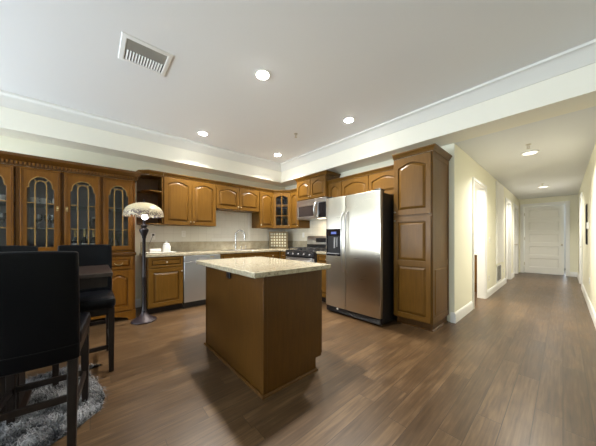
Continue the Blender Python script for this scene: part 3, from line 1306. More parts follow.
def goblet(x, y, z, label):
    o = MB().lathe([(.030, 0), (.030, .003), (.006, .008), (.005, .07), (.02, .085), (.036, .11), (.038, .15), (.034, .18), (.032, .18), (.035, .15), (.033, .112), (.004, .09)], (x, y, z), 16).build('goblet', 'crystal', None)
    tag(o, label, 'glass', 'crystal goblets')


goblet(-4.36, -.505, 1.2875, 'crystal goblet on middle shelf, left pane of second glass door')
goblet(-4.40, -.425, 1.2875, 'crystal goblet on middle shelf behind centre pane of second glass door')
goblet(-4.34, -.375, 1.2875, 'crystal goblet on middle shelf, right pane of second glass door')
goblet(-4.40, -.80, 1.2875, 'crystal goblet behind the leftmost visible glass door')


def cup(x, y, z, label):
    r = thing('china_cup', label, 'cup', (x, y, z), 'white china cups')
    MB().lathe([(.022, 0), (.032, .004), (.036, .05), (.038, .085), (.035, .085), (.033, .05), (.028, .01), (.003, .008)], (x, y, z), 18).build('bowl', 'porcelain', r)
    pts = [(x, y + .034 + .024 * math.sin(PI * i / 8), z + .02 + .05 * i / 8) for i in range(9)]
    MB().tube(pts, .005, 8).build('handle', 'porcelain', r)


cup(-4.34, -.535, 1.5875, 'white cup on top shelf, left pane of second glass door')
cup(-4.38, -.455, 1.5875, 'white cup on top shelf behind centre pane of second glass door')
cup(-4.33, -.345, 1.5875, 'white cup on top shelf at right edge of second glass door')
cup(-4.34, -.79, 1.5875, 'white cup on top shelf behind the leftmost visible glass door')
o = MB().lathe([(.03, 0), (.05, .005), (.085, .045), (.10, .07), (.095, .07), (.08, .045), (.045, .012), (.004, .01)], (-4.36, -.49, UB + .026), 24).build('serving_dish', 'porcelain', None)
tag(o, 'white serving dish on bottom of china cabinet behind second glass door', 'dish', CG)
r = thing('round_vase', 'dark round vase with pale rim on shelf above the gold-topped bottles', 'vase', (-4.36, .045, 1.2875), CG)
MB().lathe([(.04, 0), (.06, .01), (.082, .06), (.08, .10), (.05, .145), (.035, .155)], (-4.36, .045, 1.2875), 22).build('vase_body', 'bronze', r)
MB().lathe([(.036, .155), (.048, .17), (.045, .173), (.032, .158)], (-4.36, .045, 1.2875), 22).build('rim', 'porcelain', r)
r = thing('leafy_arrangement', 'leafy stems in a clear vase behind the right-hand glass door', 'plant', (-4.40, .26, UB + .026), CG)
MB().lathe([(.03, 0), (.045, .02), (.05, .09), (.035, .15), (.04, .17)], (-4.40, .26, UB + .026), 18).build('clear_vase', 'crystal', r)
mb = MB()
lf = MB()
for k in range(13):
    a = random.uniform(0, 2 * PI)
    t = random.uniform(.02, .085)
    hgt = random.uniform(.19, .27)
    p0 = Vector((-4.40, .26, UB + .08))
    p1 = Vector((-4.40 + t * math.cos(a), .26 + t * 1.25 * math.sin(a), UB + .026 + hgt))
    mb.tube([p0, (p0 + p1) / 2 + Vector((0, 0, .02)), p1], .0025, 6)
    for q in range(6):
        b = p0.lerp(p1, .45 + .1 * q)
        aa = random.uniform(0, 2 * PI)
        dd = Vector((math.cos(aa), math.sin(aa), random.uniform(-.1, .5))).normalized() * .036
        sd = dd.cross(Vector((0, 0, 1))).normalized() * .011
        lf.loops([[tuple(b), tuple(b + dd * .5 + sd), tuple(b + dd), tuple(b + dd * .5 - sd)]], True, False)
mb.build('stem', 'leaf', r)
fo = lf.build('foliage', 'leaf', r, smooth=0)
lathe_thing('pillar_candle', 'white pillar candle beside leafy vase, left in the right-hand glass door', 'candle', [(.022, 0), (.022, .09), (.02, .095), (.004, .093)], 'porcelain', (-4.34, .155, UB + .026))
lathe_thing('pillar_candle', 'short white candle right of leafy vase in the right-hand glass door', 'candle', [(.022, 0), (.022, .065), (.02, .07), (.004, .068)], 'porcelain', (-4.30, .345, UB + .026))

# ------------------------------------------------------------------ island
ix0, ix1, iy0, iy1 = -2.61, -1.46, .95, 1.57
root = thing('kitchen_island', 'wooden kitchen island with cream granite top in the middle of the floor', 'island', ((ix0 + ix1) / 2, (iy0 + iy1) / 2, 0))
prof = [(iy0, 0), (iy1 - .07, 0), (iy1 - .07, .1), (iy1, .1), (iy1, .882), (iy0, .882)]
MB().loops([[(ix0, y, z) for y, z in prof], [(ix1, y, z) for y, z in prof]]).build('body', 'cabd', root, .003)
MB().box(ix1 - .035, ix1 + .006, iy0 - .006, iy0 + .03, .0, .881).build('corner_post', 'cabd', root, .002)
MB().box(ix0 - .004, ix0 + .02, iy0 - .006, iy0 + .001, 0, .881).build('corner_post', 'cabd', root, .002)
MB().sweep([(ix0, iy1 - .07), (ix0, iy0 - .006), (ix1 + .006, iy0 - .006), (ix1 + .006, iy1 - .07)], [(0, 0), (.018, 0), (.0165, .010), (.010, .0165), (0, .018)]).build('shoe_molding', 'cabd', root)
MB().box(-2.66, -1.43, .855, 1.675, .883, .925).build('granite_top', 'granite', root, .007, seg=3)
frI = ((ix0, iy1, 0), (1, 0), (0, 1))
for k in range(2):
    a, b = .575 * k + .01, .575 * (k + 1) - .01
    cab_door(root, frI, a, b, .115, .70, 'cabd', stile=.06, knob=(b - .02 if k == 0 else a + .02, .63))
    drawer(root, frI, a, b, .715, .87, 'cabd')
o = MB().box(-2.065, -1.995, iy0 - .016, iy0 - .006, .80, .865)
o.box(-2.052, -2.008, iy0 - .019, iy0 - .016, .81, .855)
o.build('outlet', 'black', root, .002)

# ------------------------------------------------------------------ refrigerator
fx0, fx1, fy = -2.525, -1.563, 2.82
fx1 = -1.575
root = thing('refrigerator', 'stainless side-by-side refrigerator with black sides and ice dispenser', 'refrigerator', ((fx0 + fx1) / 2, 3.2, 0))
MB().box(fx0 + .005, fx1 - .003, fy + .07, 3.70, .02, 1.775).build('body', 'blackm', root, .006)
split = -2.135
def fdoor(a, b):
    """door with a gently crowned front"""
    n = 10
    pts = []
    for i in range(n + 1):
        t = i / n
        pts.append((a + (b - a) * t, fy + .006 * (2 * t - 1) ** 10))
    pts += [(b, fy + .062), (a, fy + .062)]
    return pts
def fd(a, b, holes=None):
    p = fdoor(a, b)
    return MB().loops([[(x, y, .105) for x, y in p], [(x, y, 1.80) for x, y in p]])
dl = fd(fx0, split - .004).build('freezer_door', 'steelv', root, .005)
drr = fd(split + .004, fx1).build('fridge_door', 'steelv', root, .005)
for dd, x, sx in ((dl, split - .03, -1), (drr, split + .04, 1)):
    pts = [(x, fy + .004, .66), (x, fy - .028, .70)] + [(x, fy - .045 - .022 * math.sin(PI * i / 10), .74 + .74 * i / 10) for i in range(11)] + [(x, fy - .028, 1.52), (x, fy + .004, 1.56)]
    MB().tube(pts, .0105, 12).build('handle', 'steelm', dd)
# ice and water dispenser
frF = ((0, fy - .001, 0), RY, NY)
mbd = MB(frF)
a, b, z0, z1 = -2.497, -2.205, .895, 1.31
mbd.ringuz([(a, z0), (b, z0), (b, z1), (a, z1)], [(a + .02, z0 + .03), (b - .02, z0 + .03), (b - .02, z1 - .105), (a + .02, z1 - .105)], .0, .016)
dsp = mbd.build('dispenser', 'bglass', dl, .003)
MB(frF).box(a + .018, b - .018, .0005, .003, z0 + .028, z1 - .103).build('recess', 'blackm', dsp)
MB(frF).box(a + .10, b - .09, .016, .0175, z1 - .08, z1 - .045).build('display', 'clock', dsp)
mbq = MB(frF)
mbq.cyl((a + .17, .012, z1 - .13), (a + .17, .018, z0 + .12), .013, 12)
mbq.cyl((a + .215, .012, z1 - .13), (a + .215, .016, z0 + .14), .009, 12)
mbq.build('paddle', 'grey', dsp)
MB(frF).box(a + .025, b - .025, .003, .03, z0 + .03, z0 + .042).build('drip_tray', 'grey', dsp)
# black grille and feet
mb = MB()
mb.box(fx0 + .004, fx1 - .002, fy + .02, fy + .10, .02, .098)
for i in range(5):
    mb.box(fx0 + .02, fx1 - .02, fy + .012, fy + .02, .03 + i * .013, .036 + i * .013)
mb.build('kick_grille', 'black', root, .003)
MB().cyl((-2.29, fy + .0125, .085), (-2.29, fy + .004, .085), .016, 16).build('water_filter_cap', 'porcelain', root)
mb = MB()
mb.box(fx1 - .10, fx1 - .01, fy + .015, fy + .13, 1.80, 1.825)
mb.box(fx0 + .01, fx0 + .10, fy + .015, fy + .13, 1.80, 1.825)
mb.box(fx0 + .01, fx1 - .01, fy + .08, fy + .12, 1.776, 1.80)
mb.build('hinge_cover', 'black', root, .004)
mb = MB()
for x in (fx0 + .06, fx1 - .06):
    for y in (fy + .12, 3.62):
        mb.cyl((x, y, 0), (x, y, .022), .022, 12)
mb.build('roller', 'black', root)

# ------------------------------------------------------------------ range
rx0, rx1, ry = -3.845, -3.012, 3.05
root = thing('gas_range', 'black and stainless gas range between the base cabinets', 'range', ((rx0 + rx1) / 2, 3.4, 0))
MB().box(rx0, rx1, ry + .03, YF - .025, .02, .90).build('body', 'blackm', root, .004)
MB().box(rx0, rx1, ry, YF - .075, .901, .925).build('cooktop', 'black', root, .006)
frR_ = ((rx0, ry, 0), RY, NY)
wd = rx1 - rx0
mb = MB(frR_)
pr = [(-.03, .80), (.012, .80), (.022, .82), (.004, .90), (-.03, .90)]
mb.loops([[(0, w_, z) for w_, z in pr], [(wd, w_, z) for w_, z in pr]])
cp = mb.build('control_panel', 'black', root, .003)
for k in range(5):
    u = wd * (.12 + .19 * k)
    MB(frR_).cyl((u, .012, .857), (u, .040, .852), .017, 16, .014).build('knob', 'grey', cp)
od = MB(frR_).box(.01, wd - .01, -.029, .012, .17, .785).build('oven_door', 'steelm', root, .006)
MB(frR_).box(.12, wd - .12, .012, .0145, .30, .62).build('window', 'bglass', od, .001)
MB(frR_).tube([(.07, .012, .735), (.07, .05, .735), (.1, .06, .735), (wd - .1, .06, .735), (wd - .07, .05, .735), (wd - .07, .012, .735)], .013, 10).build('handle', 'steel', od)
MB(frR_).box(.01, wd - .01, -.029, .008, .05, .155).build('drawer', 'steelm', root, .004)
for k in range(2):
    mb = MB()
    a, b = rx0 + .03 + k * (wd - .06) / 2 + .004, rx0 + .03 + (k + 1) * (wd - .06) / 2 - .004
    y0, y1 = ry + .05, YF - .13
    z = .955
    mb.box(a, a + .016, y0, y1, z, z + .016).box(b - .016, b, y0, y1, z, z + .016)
    for y in (y0, (y0 + y1) / 2 - .008, y1 - .016):
        mb.box(a + .016, b - .016, y, y + .016, z, z + .016)
    for q in (.3, .7):
        x = a + (b - a) * q
        mb.box(x - .007, x + .007, y0 + .016, y1 - .016, z + .002, z + .018)
    for x in (a, b - .016):
        for y in (y0, y1 - .016):
            mb.box(x, x + .016, y, y + .016, .925, z)
    mb.build('grate', 'iron', root, .003)
for x in (rx0 + .2, rx1 - .2):
    for y in (ry + .2, YF - .27):
        MB().lathe([(.055, 0), (.055, .006), (.035, .012), (.032, .022), (.02, .025)], (x, y, .9255), 18).build('burner', 'iron', root)
bgd = MB()
pr = [(YF - .075, .905), (YF - .09, .93), (YF - .085, 1.19), (YF - .07, 1.215), (YF - .025, 1.215), (YF - .025, .905)]
bgd.loops([[(rx0 + .005, y, z) for y, z in pr], [(rx1 - .005, y, z) for y, z in pr]])
bgo = bgd.build('backguard', 'steelm', root, .006)
MB().box(rx0 + .29, rx1 - .25, YF - .092, YF - .086, 1.08, 1.17).build('display', 'bglass', bgo)
MB().box(rx0 + .01, rx1 - .01, YF - .096, YF - .088, .935, 1.035).build('vent_strip', 'black', bgo)
for x in (rx0 + .05, rx1 - .05):
    for y in (ry + .08, YF - .08):
        MB().cyl((x, y, 0), (x, y, .022), .018, 10).build('foot', 'black', root)

# ------------------------------------------------------------------ microwave
mx0, mx1, my = -3.822, -2.99, 3.335
mz0, mz1 = 1.565, 1.962
root = thing('microwave', 'stainless over-the-range microwave with large curved handle', 'microwave', ((mx0 + mx1) / 2, 3.5, mz0))
MB().box(mx0, mx1, my + .03, YF - .012, mz0, mz1 - .001).build('body', 'steelm', root, .004)
frM = ((mx0, my + .03, 0), RY, NY)
wd = mx1 - mx0
dm = MB(frM)
dm.ringuz(outline(.0, .635, mz0 + .012, mz1 - .095), outline(.05, .515, mz0 + .05, mz1 - .13), .001, .028)
dmo = dm.build('door', 'steelm', root, .004)
MB(frM).box(.045, .52, .005, .022, mz0 + .045, mz1 - .125).build('window', 'mwglass', dmo)
hx = .585
pts = [(hx, .026, mz0 + .03), (hx, .055, mz0 + .045)] + [(hx, .065 + .03 * math.sin(PI * i / 10), mz0 + .06 + .225 * i / 10) for i in range(11)] + [(hx, .055, mz1 - .10), (hx, .026, mz1 - .085)]
MB(frM).tube(pts, .019, 12).build('handle', 'steel', dmo)
MB(frM).box(.638, wd, .001, .028, mz0 + .012, mz1 - .095).build('control_panel', 'bglass', root, .004)
vg = MB(frM)
vg.box(0, wd, .001, .026, mz1 - .092, mz1 - .004)
vg.build('vent_panel', 'steelm', root, .004)
MB(frM).box(.0, wd, .001, .024, mz0, mz0 + .010).build('bottom_trim', 'steelm', root, .001)
MB().box(-3.3, -3.12, 3.44, 3.52, mz0 - .004, mz0 - .0005).build('task_lamp', 'mwlamp', root)
light('microwave_task_light', 'AREA', (-3.3, 3.5, mz0 - .012), 2.5, WARM, (0, 0, 0), .3, .1)

# ------------------------------------------------------------------ dishwasher
root = thing('dishwasher', 'pale stainless dishwasher set between base cabinets', 'dishwasher', (BF, 1.44, 0))
y0, y1 = 1.131, 1.749
frW = ((BF, y0, 0), RX, NX)
wd = y1 - y0
MB(frW).box(0.002, wd - .002, XL + .03 - BF, -.002, .1, CB - .002).build('body', 'black', root)
MB(frW).box(.003, wd - .003, .0, .024, .105, .775).build('door', 'dwsteel', root, .005)
cpn = MB(frW).box(.003, wd - .003, .0, .026, .78, CB - .004).build('control_panel', 'dwsteel', root, .005)
MB(frW).box(.20, .42, .026, .028, .80, .825).build('pocket_handle', 'grey', cpn)
MB(frW).box(.43, .50, .026, .0265, .832, .845).build('badge', 'gold', cpn)
MB(frW).box(.003, wd - .003, XL + .1 - BF, -.05, 0, .1).build('toe_kick', 'black', root)

# ------------------------------------------------------------------ sink, faucet, counter things
fyc = 2.30
r = thing('kitchen_faucet', 'chrome gooseneck kitchen faucet on the counter by the left wall', 'faucet', (-4.62, fyc, CT))
MB().lathe([(.028, 0), (.028, .006), (.022, .014), (.020, .05), (.018, .11), (.014, .12)], (-4.62, fyc, CT + .0005), 18).build('base', 'chrome', r)
pts = [(-4.62, fyc, CT + .1), (-4.62, fyc, CT + .30)]
for i in range(1, 13):
    t = PI * i / 12
    pts.append((-4.62 + (.095 - .095 * math.cos(t)) * .62, fyc + (.095 - .095 * math.cos(t)) * .78, CT + .30 + .11 * math.sin(t)))
pts.append((-4.62 + .19 * .62, fyc + .19 * .78, CT + .25))
MB().tube(pts, .0135, 12).build('spout', 'chrome', r)
e = pts[-1]
MB().cyl(e, (e[0], e[1], e[2] - .05), .014, 14, .016).build('spray_head', 'chrome', r)
MB().tube([(-4.62, fyc - .02, CT + .07), (-4.62, fyc - .05, CT + .075), (-4.61, fyc - .075, CT + .13)], .006, 10).build('lever', 'chrome', r)
for dy, lab in ((.14, 'small chrome soap dispenser just right of faucet base'), (.24, 'small chrome side sprayer by the sink, right of the soap dispenser')):
    o = MB().lathe([(.018, 0), (.018, .006), (.010, .012), (.010, .05), (.014, .06), (.012, .075), (.004, .078)], (-4.62, fyc + dy, CT + .0005), 14).build('soap_dispenser' if dy < .2 else 'side_sprayer', 'chrome', None)
    tag(o, lab, 'faucet')
mb = MB()
sy0, sy1, sx0, sx1 = 1.95, 2.6, -4.55, -4.2
rim = MB()
o_ = [(sx0, sy0), (sx1, sy0), (sx1, sy1), (sx0, sy1)]
i_ = [(sx0 + .025, sy0 + .025), (sx1 - .025, sy0 + .025), (sx1 - .025, sy1 - .025), (sx0 + .025, sy1 - .025)]
rim.loops([[(x, y, CT + .0005) for x, y in o_], [(x, y, CT + .005) for x, y in o_], [(x, y, CT + .005) for x, y in i_], [(x, y, CT + .001) for x, y in i_]], True, True)
tag(rim.build('kitchen_sink', 'steel', None, .001), 'low stainless sink rim set in worktop in front of the faucet', 'sink')

TZ = CT + .0005
o = MB().loops([[(-4.42, .64, TZ), (-4.24, .64, TZ), (-4.24, 1.04, TZ), (-4.42, 1.04, TZ)], [(-4.44, .625, TZ + .02), (-4.22, .625, TZ + .02), (-4.22, 1.055, TZ + .02), (-4.44, 1.055, TZ + .02)], [(-4.43, .635, TZ + .02), (-4.23, .635, TZ + .02), (-4.23, 1.045, TZ + .02), (-4.43, 1.045, TZ + .02)], [(-4.41, .65, TZ + .008), (-4.25, .65, TZ + .008), (-4.25, 1.03, TZ + .008), (-4.41, 1.03, TZ + .008)]]).build('tray', 'porcelain', None, .003)
tag(o, 'shallow white tray on the counter carrying box and canister', 'tray')
r = thing('canister', 'white lidded canister on the white tray, right of the box', 'canister', (-4.33, .925, TZ + .0085))
MB().lathe([(.052, 0), (.058, .01), (.058, .10), (.052, .118), (.044, .124)], (-4.33, .925, TZ + .0085), 24).build('jar', 'porcelain', r)
MB().lathe([(.048, .1245), (.05, .135), (.04, .15), (.012, .158), (.010, .168), (.017, .178), (.015, .19), (.003, .194)], (-4.33, .925, TZ + .0085), 24).build('lid', 'porcelain', r)
r = thing('butter_dish', 'low white covered box on the white tray, left of the canister', 'box', (-4.33, .76, TZ + .0085))
MB().box(-4.375, -4.285, .675, .845, TZ + .0085, TZ + .025).build('base', 'porcelain', r, .004)
MB().box(-4.37, -4.29, .682, .838, TZ + .0255, TZ + .075).build('cover', 'porcelain', r, .01, seg=3)

# lattice panel leaning in the corner
fr = ((-4.52 - .155, 3.355 - .155, CT + .001), (.7071, .7071), (.7071, -.7071))
r = thing('lattice_panel', 'cream wooden lattice panel of pale square tiles leaning in kitchen corner', 'panel', (-4.52, 3.355, CT + .001))
mb = MB(fr)
W, H_ = .445, .40
cell = (W - .05) / 6
mb.box(0, .03, -.012, .012, 0, H_).box(W - .03, W, -.012, .012, 0, H_).box(.03, W - .03, -.012, .012, 0, .03).box(.03, W - .03, -.012, .012, H_ - .03, H_)
u0, z0 = .03, .03
cu, cz = (W - .06) / 6, (H_ - .06) / 5
for k in range(1, 6):
    mb.box(u0 + cu * k - .0125, u0 + cu * k + .0125, -.008, .006, .03, H_ - .03)
for k in range(1, 5):
    mb.box(.03, W - .03, -.007, .0055, z0 + cz * k - .0125, z0 + cz * k + .0125)
mb.build('frame', 'creamwood', r, .0015)
for i in range(6):
    for j in range(5):
        a, b = u0 + cu * i + .013, z0 + cz * j + .013
        MB(fr).box(a, a + cu - .026, -.008, .008, b, b + cz - .026).build('tile', 'creamtile', r, .002)

# ------------------------------------------------------------------ outlets and switches
def outlet(p, axis, label, name='outlet', wd=.07, ht=.115, cat='outlet'):
    x, y, z = p
    r = thing(name, label, cat, p)
    def bx(s0, s1, d0, d1, q0, q1):
        if axis == '+X':
            return MB().box(x + d0, x + d1, y + s0, y + s1, z + q0, z + q1)
        if axis == '-X':
            return MB().box(x - d1, x - d0, y + s0, y + s1, z + q0, z + q1)
        return MB().box(x + s0, x + s1, y - d1, y - d0, z + q0, z + q1)
    bx(-wd / 2, wd / 2, .0005, .006, -ht / 2, ht / 2).build('plate', 'white', r, .002)
    if name == 'outlet':
        for q in (-.025, .025):
            bx(-.016, .016, .006, .008, q - .014, q + .014).build('socket', 'porcelain', r, .001)
    else:
        bx(-.014, .014, .006, .011, -.03, .03).build('rocker', 'porcelain', r, .001)


outlet((XL + .008, .80, 1.2), '+X', 'white wall outlet behind floor lamp with its cord plugged in')
outlet((XL + .008, 1.30, 1.25), '+X', 'white wall outlet on kitchen tile above the dishwasher counter')
outlet((-4.05, YF - .008, 1.24), '-Y', 'white wall outlet on far kitchen wall right of the lattice panel')
outlet((XH, 6.05, 1.13), '+X', 'white light switch on hallway left wall beside the bright doorway', 'light_switch', cat='switch')
outlet((XH, 6.0, .36), '+X', 'white low outlet on hallway left wall near the return vent')
outlet((XH, 7.72, .36), '+X', 'white low outlet on hallway left wall between vent and dark doorway')
outlet((XR, 6.19, .457), '-X', 'white low outlet on the right hallway wall')

# ------------------------------------------------------------------ floor lamp
lx, ly = -3.912, .552
r = thing('floor_lamp', 'bronze floor lamp with domed leaded cream glass shade beside china cabinet', 'lamp', (lx, ly, 0))
MB().lathe([(.15, 0), (.155, .012), (.148, .024), (.13, .034), (.09, .06), (.06, .082), (.035, .11), (.028, .14)], (lx, ly, 0), 32).build('base', 'bronzeb', r)
MB().lathe([(.03, .14), (.034, .15), (.024, .17), (.022, .3), (.022, .60), (.026, .61), (.026, .63), (.021, .64), (.020, 1.16), (.026, 1.17), (.028, 1.19)], (lx, ly, 0), 20).build('pole', 'bronze', r)
MB().lathe([(.026, 1.19), (.038, 1.22), (.054, 1.265), (.056, 1.29), (.04, 1.305), (.03, 1.32), (.04, 1.335), (.036, 1.35), (.018, 1.37), (.014, 1.41)], (lx, ly, 0), 24).build('urn', 'bronze', r)
prof = []
for i in range(13):
    t = i / 12 * PI / 2
    prof.append((.236 * math.sin(t) + .004, 1.505 + .165 * math.cos(t) ** 1.0))
prof.append((.2395, 1.495))
inner = [(max(.003, a_ - .004), b_ - .004) for a_, b_ in prof][::-1]
sh = MB()
n = 48
ls = []
for a_, z in prof + inner:
    row = []
    for k in range(n):
        sc = 0
        if z < 1.51:
            sc = 0
        row.append((lx + a_ * math.cos(2 * PI * k / n), ly + a_ * math.sin(2 * PI * k / n), z + sc))
    ls.append(row)
sh.loops(ls, True, True)
so = sh.build('lamp_shade', 'shade', r)
fg = MB()
fl = []
for a_, dz in ((.241, 0), (.243, -1), (.239, -1), (.237, 0)):
    fl.append([(lx + a_ * math.cos(2 * PI * k / 96), ly + a_ * math.sin(2 * PI * k / 96), 1.494 + dz * (.008 + .016 * abs(math.sin(k * PI / 4)))) for k in range(96)])
fg.loops(fl, ring=True)
fg.build('fringe', 'shade', so)
MB().lathe([(.004, 1.67), (.012, 1.676), (.01, 1.69), (.014, 1.70), (.004, 1.715)], (lx, ly, 0), 14).build('finial', 'bronze', r)
MB().lathe([(.006, 1.41), (.006, 1.67)], (lx - .03, ly, 0), 10).build('harp', 'bronze', r)
bx_, by_ = lx + .055, ly + .0
MB().tube([(lx, ly, 1.40), (bx_ - .01, by_, 1.40), (bx_, by_, 1.42)], .009, 10).build('socket', 'bronze', r)
MB().ball((bx_, by_, 1.462), .036, (1, 1, 1.0), 16).build('bulb', 'bulb', r)
light('floor_lamp_light', 'POINT', (lx - .02, ly - .02, 1.55), 1.6, (1, .93, .85), size=.04)
cord = [(lx + .0, ly + .021, .98), (lx - .06, ly + .06, .965), (-4.2, .64, .985), (-4.5, .70, 1.05), (-4.66, .76, 1.14), (XL + .05, .80, 1.225)]
cp = []
for i in range(len(cord) - 1):
    a_, b_ = Vector(cord[i]), Vector(cord[i + 1])
    for q in range(4):
        cp.append(a_.lerp(b_, q / 4))
cp.append(Vector(cord[-1]))
for _ in range(3):
    cp = [cp[0]] + [(cp[i - 1] + cp[i] * 2 + cp[i + 1]) / 4 for i in range(1, len(cp) - 1)] + [cp[-1]]
MB().tube([tuple(p) for p in cp], .0035, 6).build('cord', 'black', r)
MB().box(XL + .018, XL + .05, .785, .815, 1.21, 1.24).build('plug', 'black', r, .003)

# ------------------------------------------------------------------ dining set
def chair_at(loc, rz, label):
    """counter chair; local +x is forward, back panel at x = -.24"""
    r = thing('counter_chair', label, 'chair', (0, 0, 0), 'black leather counter chairs')
    hw = .20
    # seat cushion
    s = MB()
    ls = []
    for z, k in ((.565, .97), (.575, 1.0), (.615, 1.01), (.635, .985), (.645, .9)):
        pts = []
        for (x0, x1) in ((-.20, .29),):
            n = 8
            cx_, cyy = (x0 + x1) / 2, 0
            hx_, hy_ = (x1 - x0) / 2 * k, hw * k
            rad = .05
            for cxs, cys, a0 in ((1, 1, 0), (-1, 1, 90), (-1, -1, 180), (1, -1, 270)):
                for q in range(5):
                    a_ = math.radians(a0 + 90 * q / 4)
                    pts.append((cx_ + cxs * (hx_ - rad) + rad * math.cos(a_), cys * (hy_ - rad) + rad * math.sin(a_), z))
        ls.append(pts)
    s.loops(ls).build('seat', 'leather', r)
    # upholstered back, slightly curved in plan and raked
    b = MB()
    ny, nz = 12, 14
    def bp(side, i, j):
        y = -hw + 2 * hw * i / ny
        t = j / nz
        z = .51 + .585 * t
        cz = .006 * (1 - (2 * i / ny - 1) ** 2)
        rake = -.02 * t - .03 * t * t
        cur = -.022 * (1 - (2 * i / ny - 1) ** 2)
        th = .028 * (1 - .25 * abs(2 * t - 1) ** 4) * (1 - .35 * abs(2 * i / ny - 1) ** 6)
        return (-.225 + rake + cur + side * th, y, z + (cz if j == nz else 0))
    for side in (-1, 1):
        g = [[b.v(bp(side, i, j)) for i in range(ny + 1)] for j in range(nz + 1)]
        for j in range(nz):
            for i in range(ny):
                b.face((g[j][i], g[j][i + 1], g[j + 1][i + 1], g[j + 1][i]))
        if side == -1:
            g0 = g
    edge0 = [g0[0][i] for i in range(ny + 1)] + [g0[j][ny] for j in range(1, nz + 1)] + [g0[nz][i] for i in range(ny - 1, -1, -1)] + [g0[j][0] for j in range(nz - 1, 0, -1)]
    edge1 = [g[0][i] for i in range(ny + 1)] + [g[j][ny] for j in range(1, nz + 1)] + [g[nz][i] for i in range(ny - 1, -1, -1)] + [g[j][0] for j in range(nz - 1, 0, -1)]
    for i in range(len(edge0)):
        k = (i + 1) % len(edge0)
        b.face((edge0[i], edge0[k], edge1[k], edge1[i]))
    bo = b.build('backrest', 'leather', r, .012, smooth=50, seg=3)
    # piping seam across the lower back
    MB().tube([tuple(Vector(bp(-1, i, 2)) + Vector((-.001, 0, 0))) for i in range(0, ny + 1)], .003, 6).build('piping', 'leather', bo)
    for x, nme in ((.25, 1), (-.205, -1)):
        for sy in (-1, 1):
            y = sy * (hw - .03)
            dx = 0 if nme > 0 else -.045
            l_ = MB()
            t, bt = .022, .017
            l_.loops([[(x + dx + bt * a_, y + bt * c_, 0) for a_, c_ in ((-1, -1), (1, -1), (1, 1), (-1, 1))],
                      [(x + t * a_, y + t * c_, .56) for a_, c_ in ((-1, -1), (1, -1), (1, 1), (-1, 1))]])
            l_.build('leg', 'espresso', r, .003)
    ap = MB()
    ap.box(-.19, .24, -hw + .012, -hw + .032, .50, .562).box(-.19, .24, hw - .032, hw - .012, .50, .562)
    ap.box(.24, .26, -hw + .05, hw - .05, .50, .562).box(-.215, -.195, -hw + .05, hw - .05, .50, .562)
    ap.build('apron', 'espresso', r, .002)
    for sy in (-1, 1):
        MB().box(-.215, .235, sy * (hw - .03) - .009, sy * (hw - .03) + .009, .20, .235).build('stretcher', 'espresso', r, .002)
    MB().box(.241, .259, -hw + .05, hw - .05, .20, .235).build('stretcher', 'espresso', r, .002)
    MB().box(-.238, -.222, -hw + .05, hw - .05, .29, .325).build('stretcher', 'espresso', r, .002)
    r.location = loc
    r.rotation_euler = (0, 0, rz)
    return r


ch = chair_at((-2.001, -.228, .004), PI - .09, 'large black leather counter chair in the left foreground with its back to us')
dup(ch, (-2.877, -.042, .004), 'black leather counter chair on far side of table, nearest the floor lamp', rotz=0)
dup(ch, (-2.877, -.566, .004), 'black leather counter chair on far side of table, at left photo edge', rotz=0)

tx0, tx1, ty0, ty1 = -2.82, -2.17, -1.35, .115
r = thing('dining_table', 'dark wood counter-height dining table between the black chairs', 'table', ((tx0 + tx1) / 2, (ty0 + ty1) / 2, .0045))
MB().box(tx0, tx1, ty0, ty1, .892, .92).build('tabletop', 'tablewood', r, .004)
mb = MB()
a_ = .03
mb.box(tx0 + a_, tx1 - a_, ty1 - a_ - .02, ty1 - a_, .815, .891).box(tx0 + a_, tx1 - a_, ty0 + a_, ty0 + a_ + .02, .815, .891)
mb.box(tx0 + a_, tx0 + a_ + .02, ty0 + a_ + .02, ty1 - a_ - .02, .815, .891).box(tx1 - a_ - .02, tx1 - a_, ty0 + a_ + .02, ty1 - a_ - .02, .815, .891)
mb.build('apron', 'espresso', r, .002)
MB().box(-2.57, -2.37, -.95, -.36, .05, .814).build('pedestal', 'espresso', r, .004)
MB().box(-2.60, -2.32, -1.02, -.33, .0045, .05).build('plinth', 'espresso', r, .004)

# shaggy rug
ctrl = [(-2.80, .075), (-2.84, .04), (-2.78, -.03), (-2.62, -.01), (-2.45, .045), (-2.25, .075), (-2.09, .05), (-1.98, -.06), (-1.90, -.20), (-1.80, -.36), (-1.72, -.60), (-1.78, -.95), (-2.0, -1.2), (-2.4, -1.25), (-2.75, -1.15), (-2.86, -.8), (-2.9, -.45), (-2.93, -.15)]
def inside(x, y):
    c = False
    j = len(ctrl) - 1
    for i in range(len(ctrl)):
        (xi, yi), (xj, yj) = ctrl[i], ctrl[j]
        if (yi > y) != (yj > y) and x < (xj - xi) * (y - yi) / (yj - yi) + xi:
            c = not c
        j = i
    return c
r = thing('fur_rug', 'shaggy grey fur rug on the floor under the dining table', 'rug', (-2.3, -.5, 0))
MB().loops([[(x, y, .001) for x, y in ctrl[::-1]], [(x, y, .004) for x, y in ctrl[::-1]]]).build('backing', 'fur', r)
fb = bmesh.new()
cnt = 0
rr = random.Random(3)
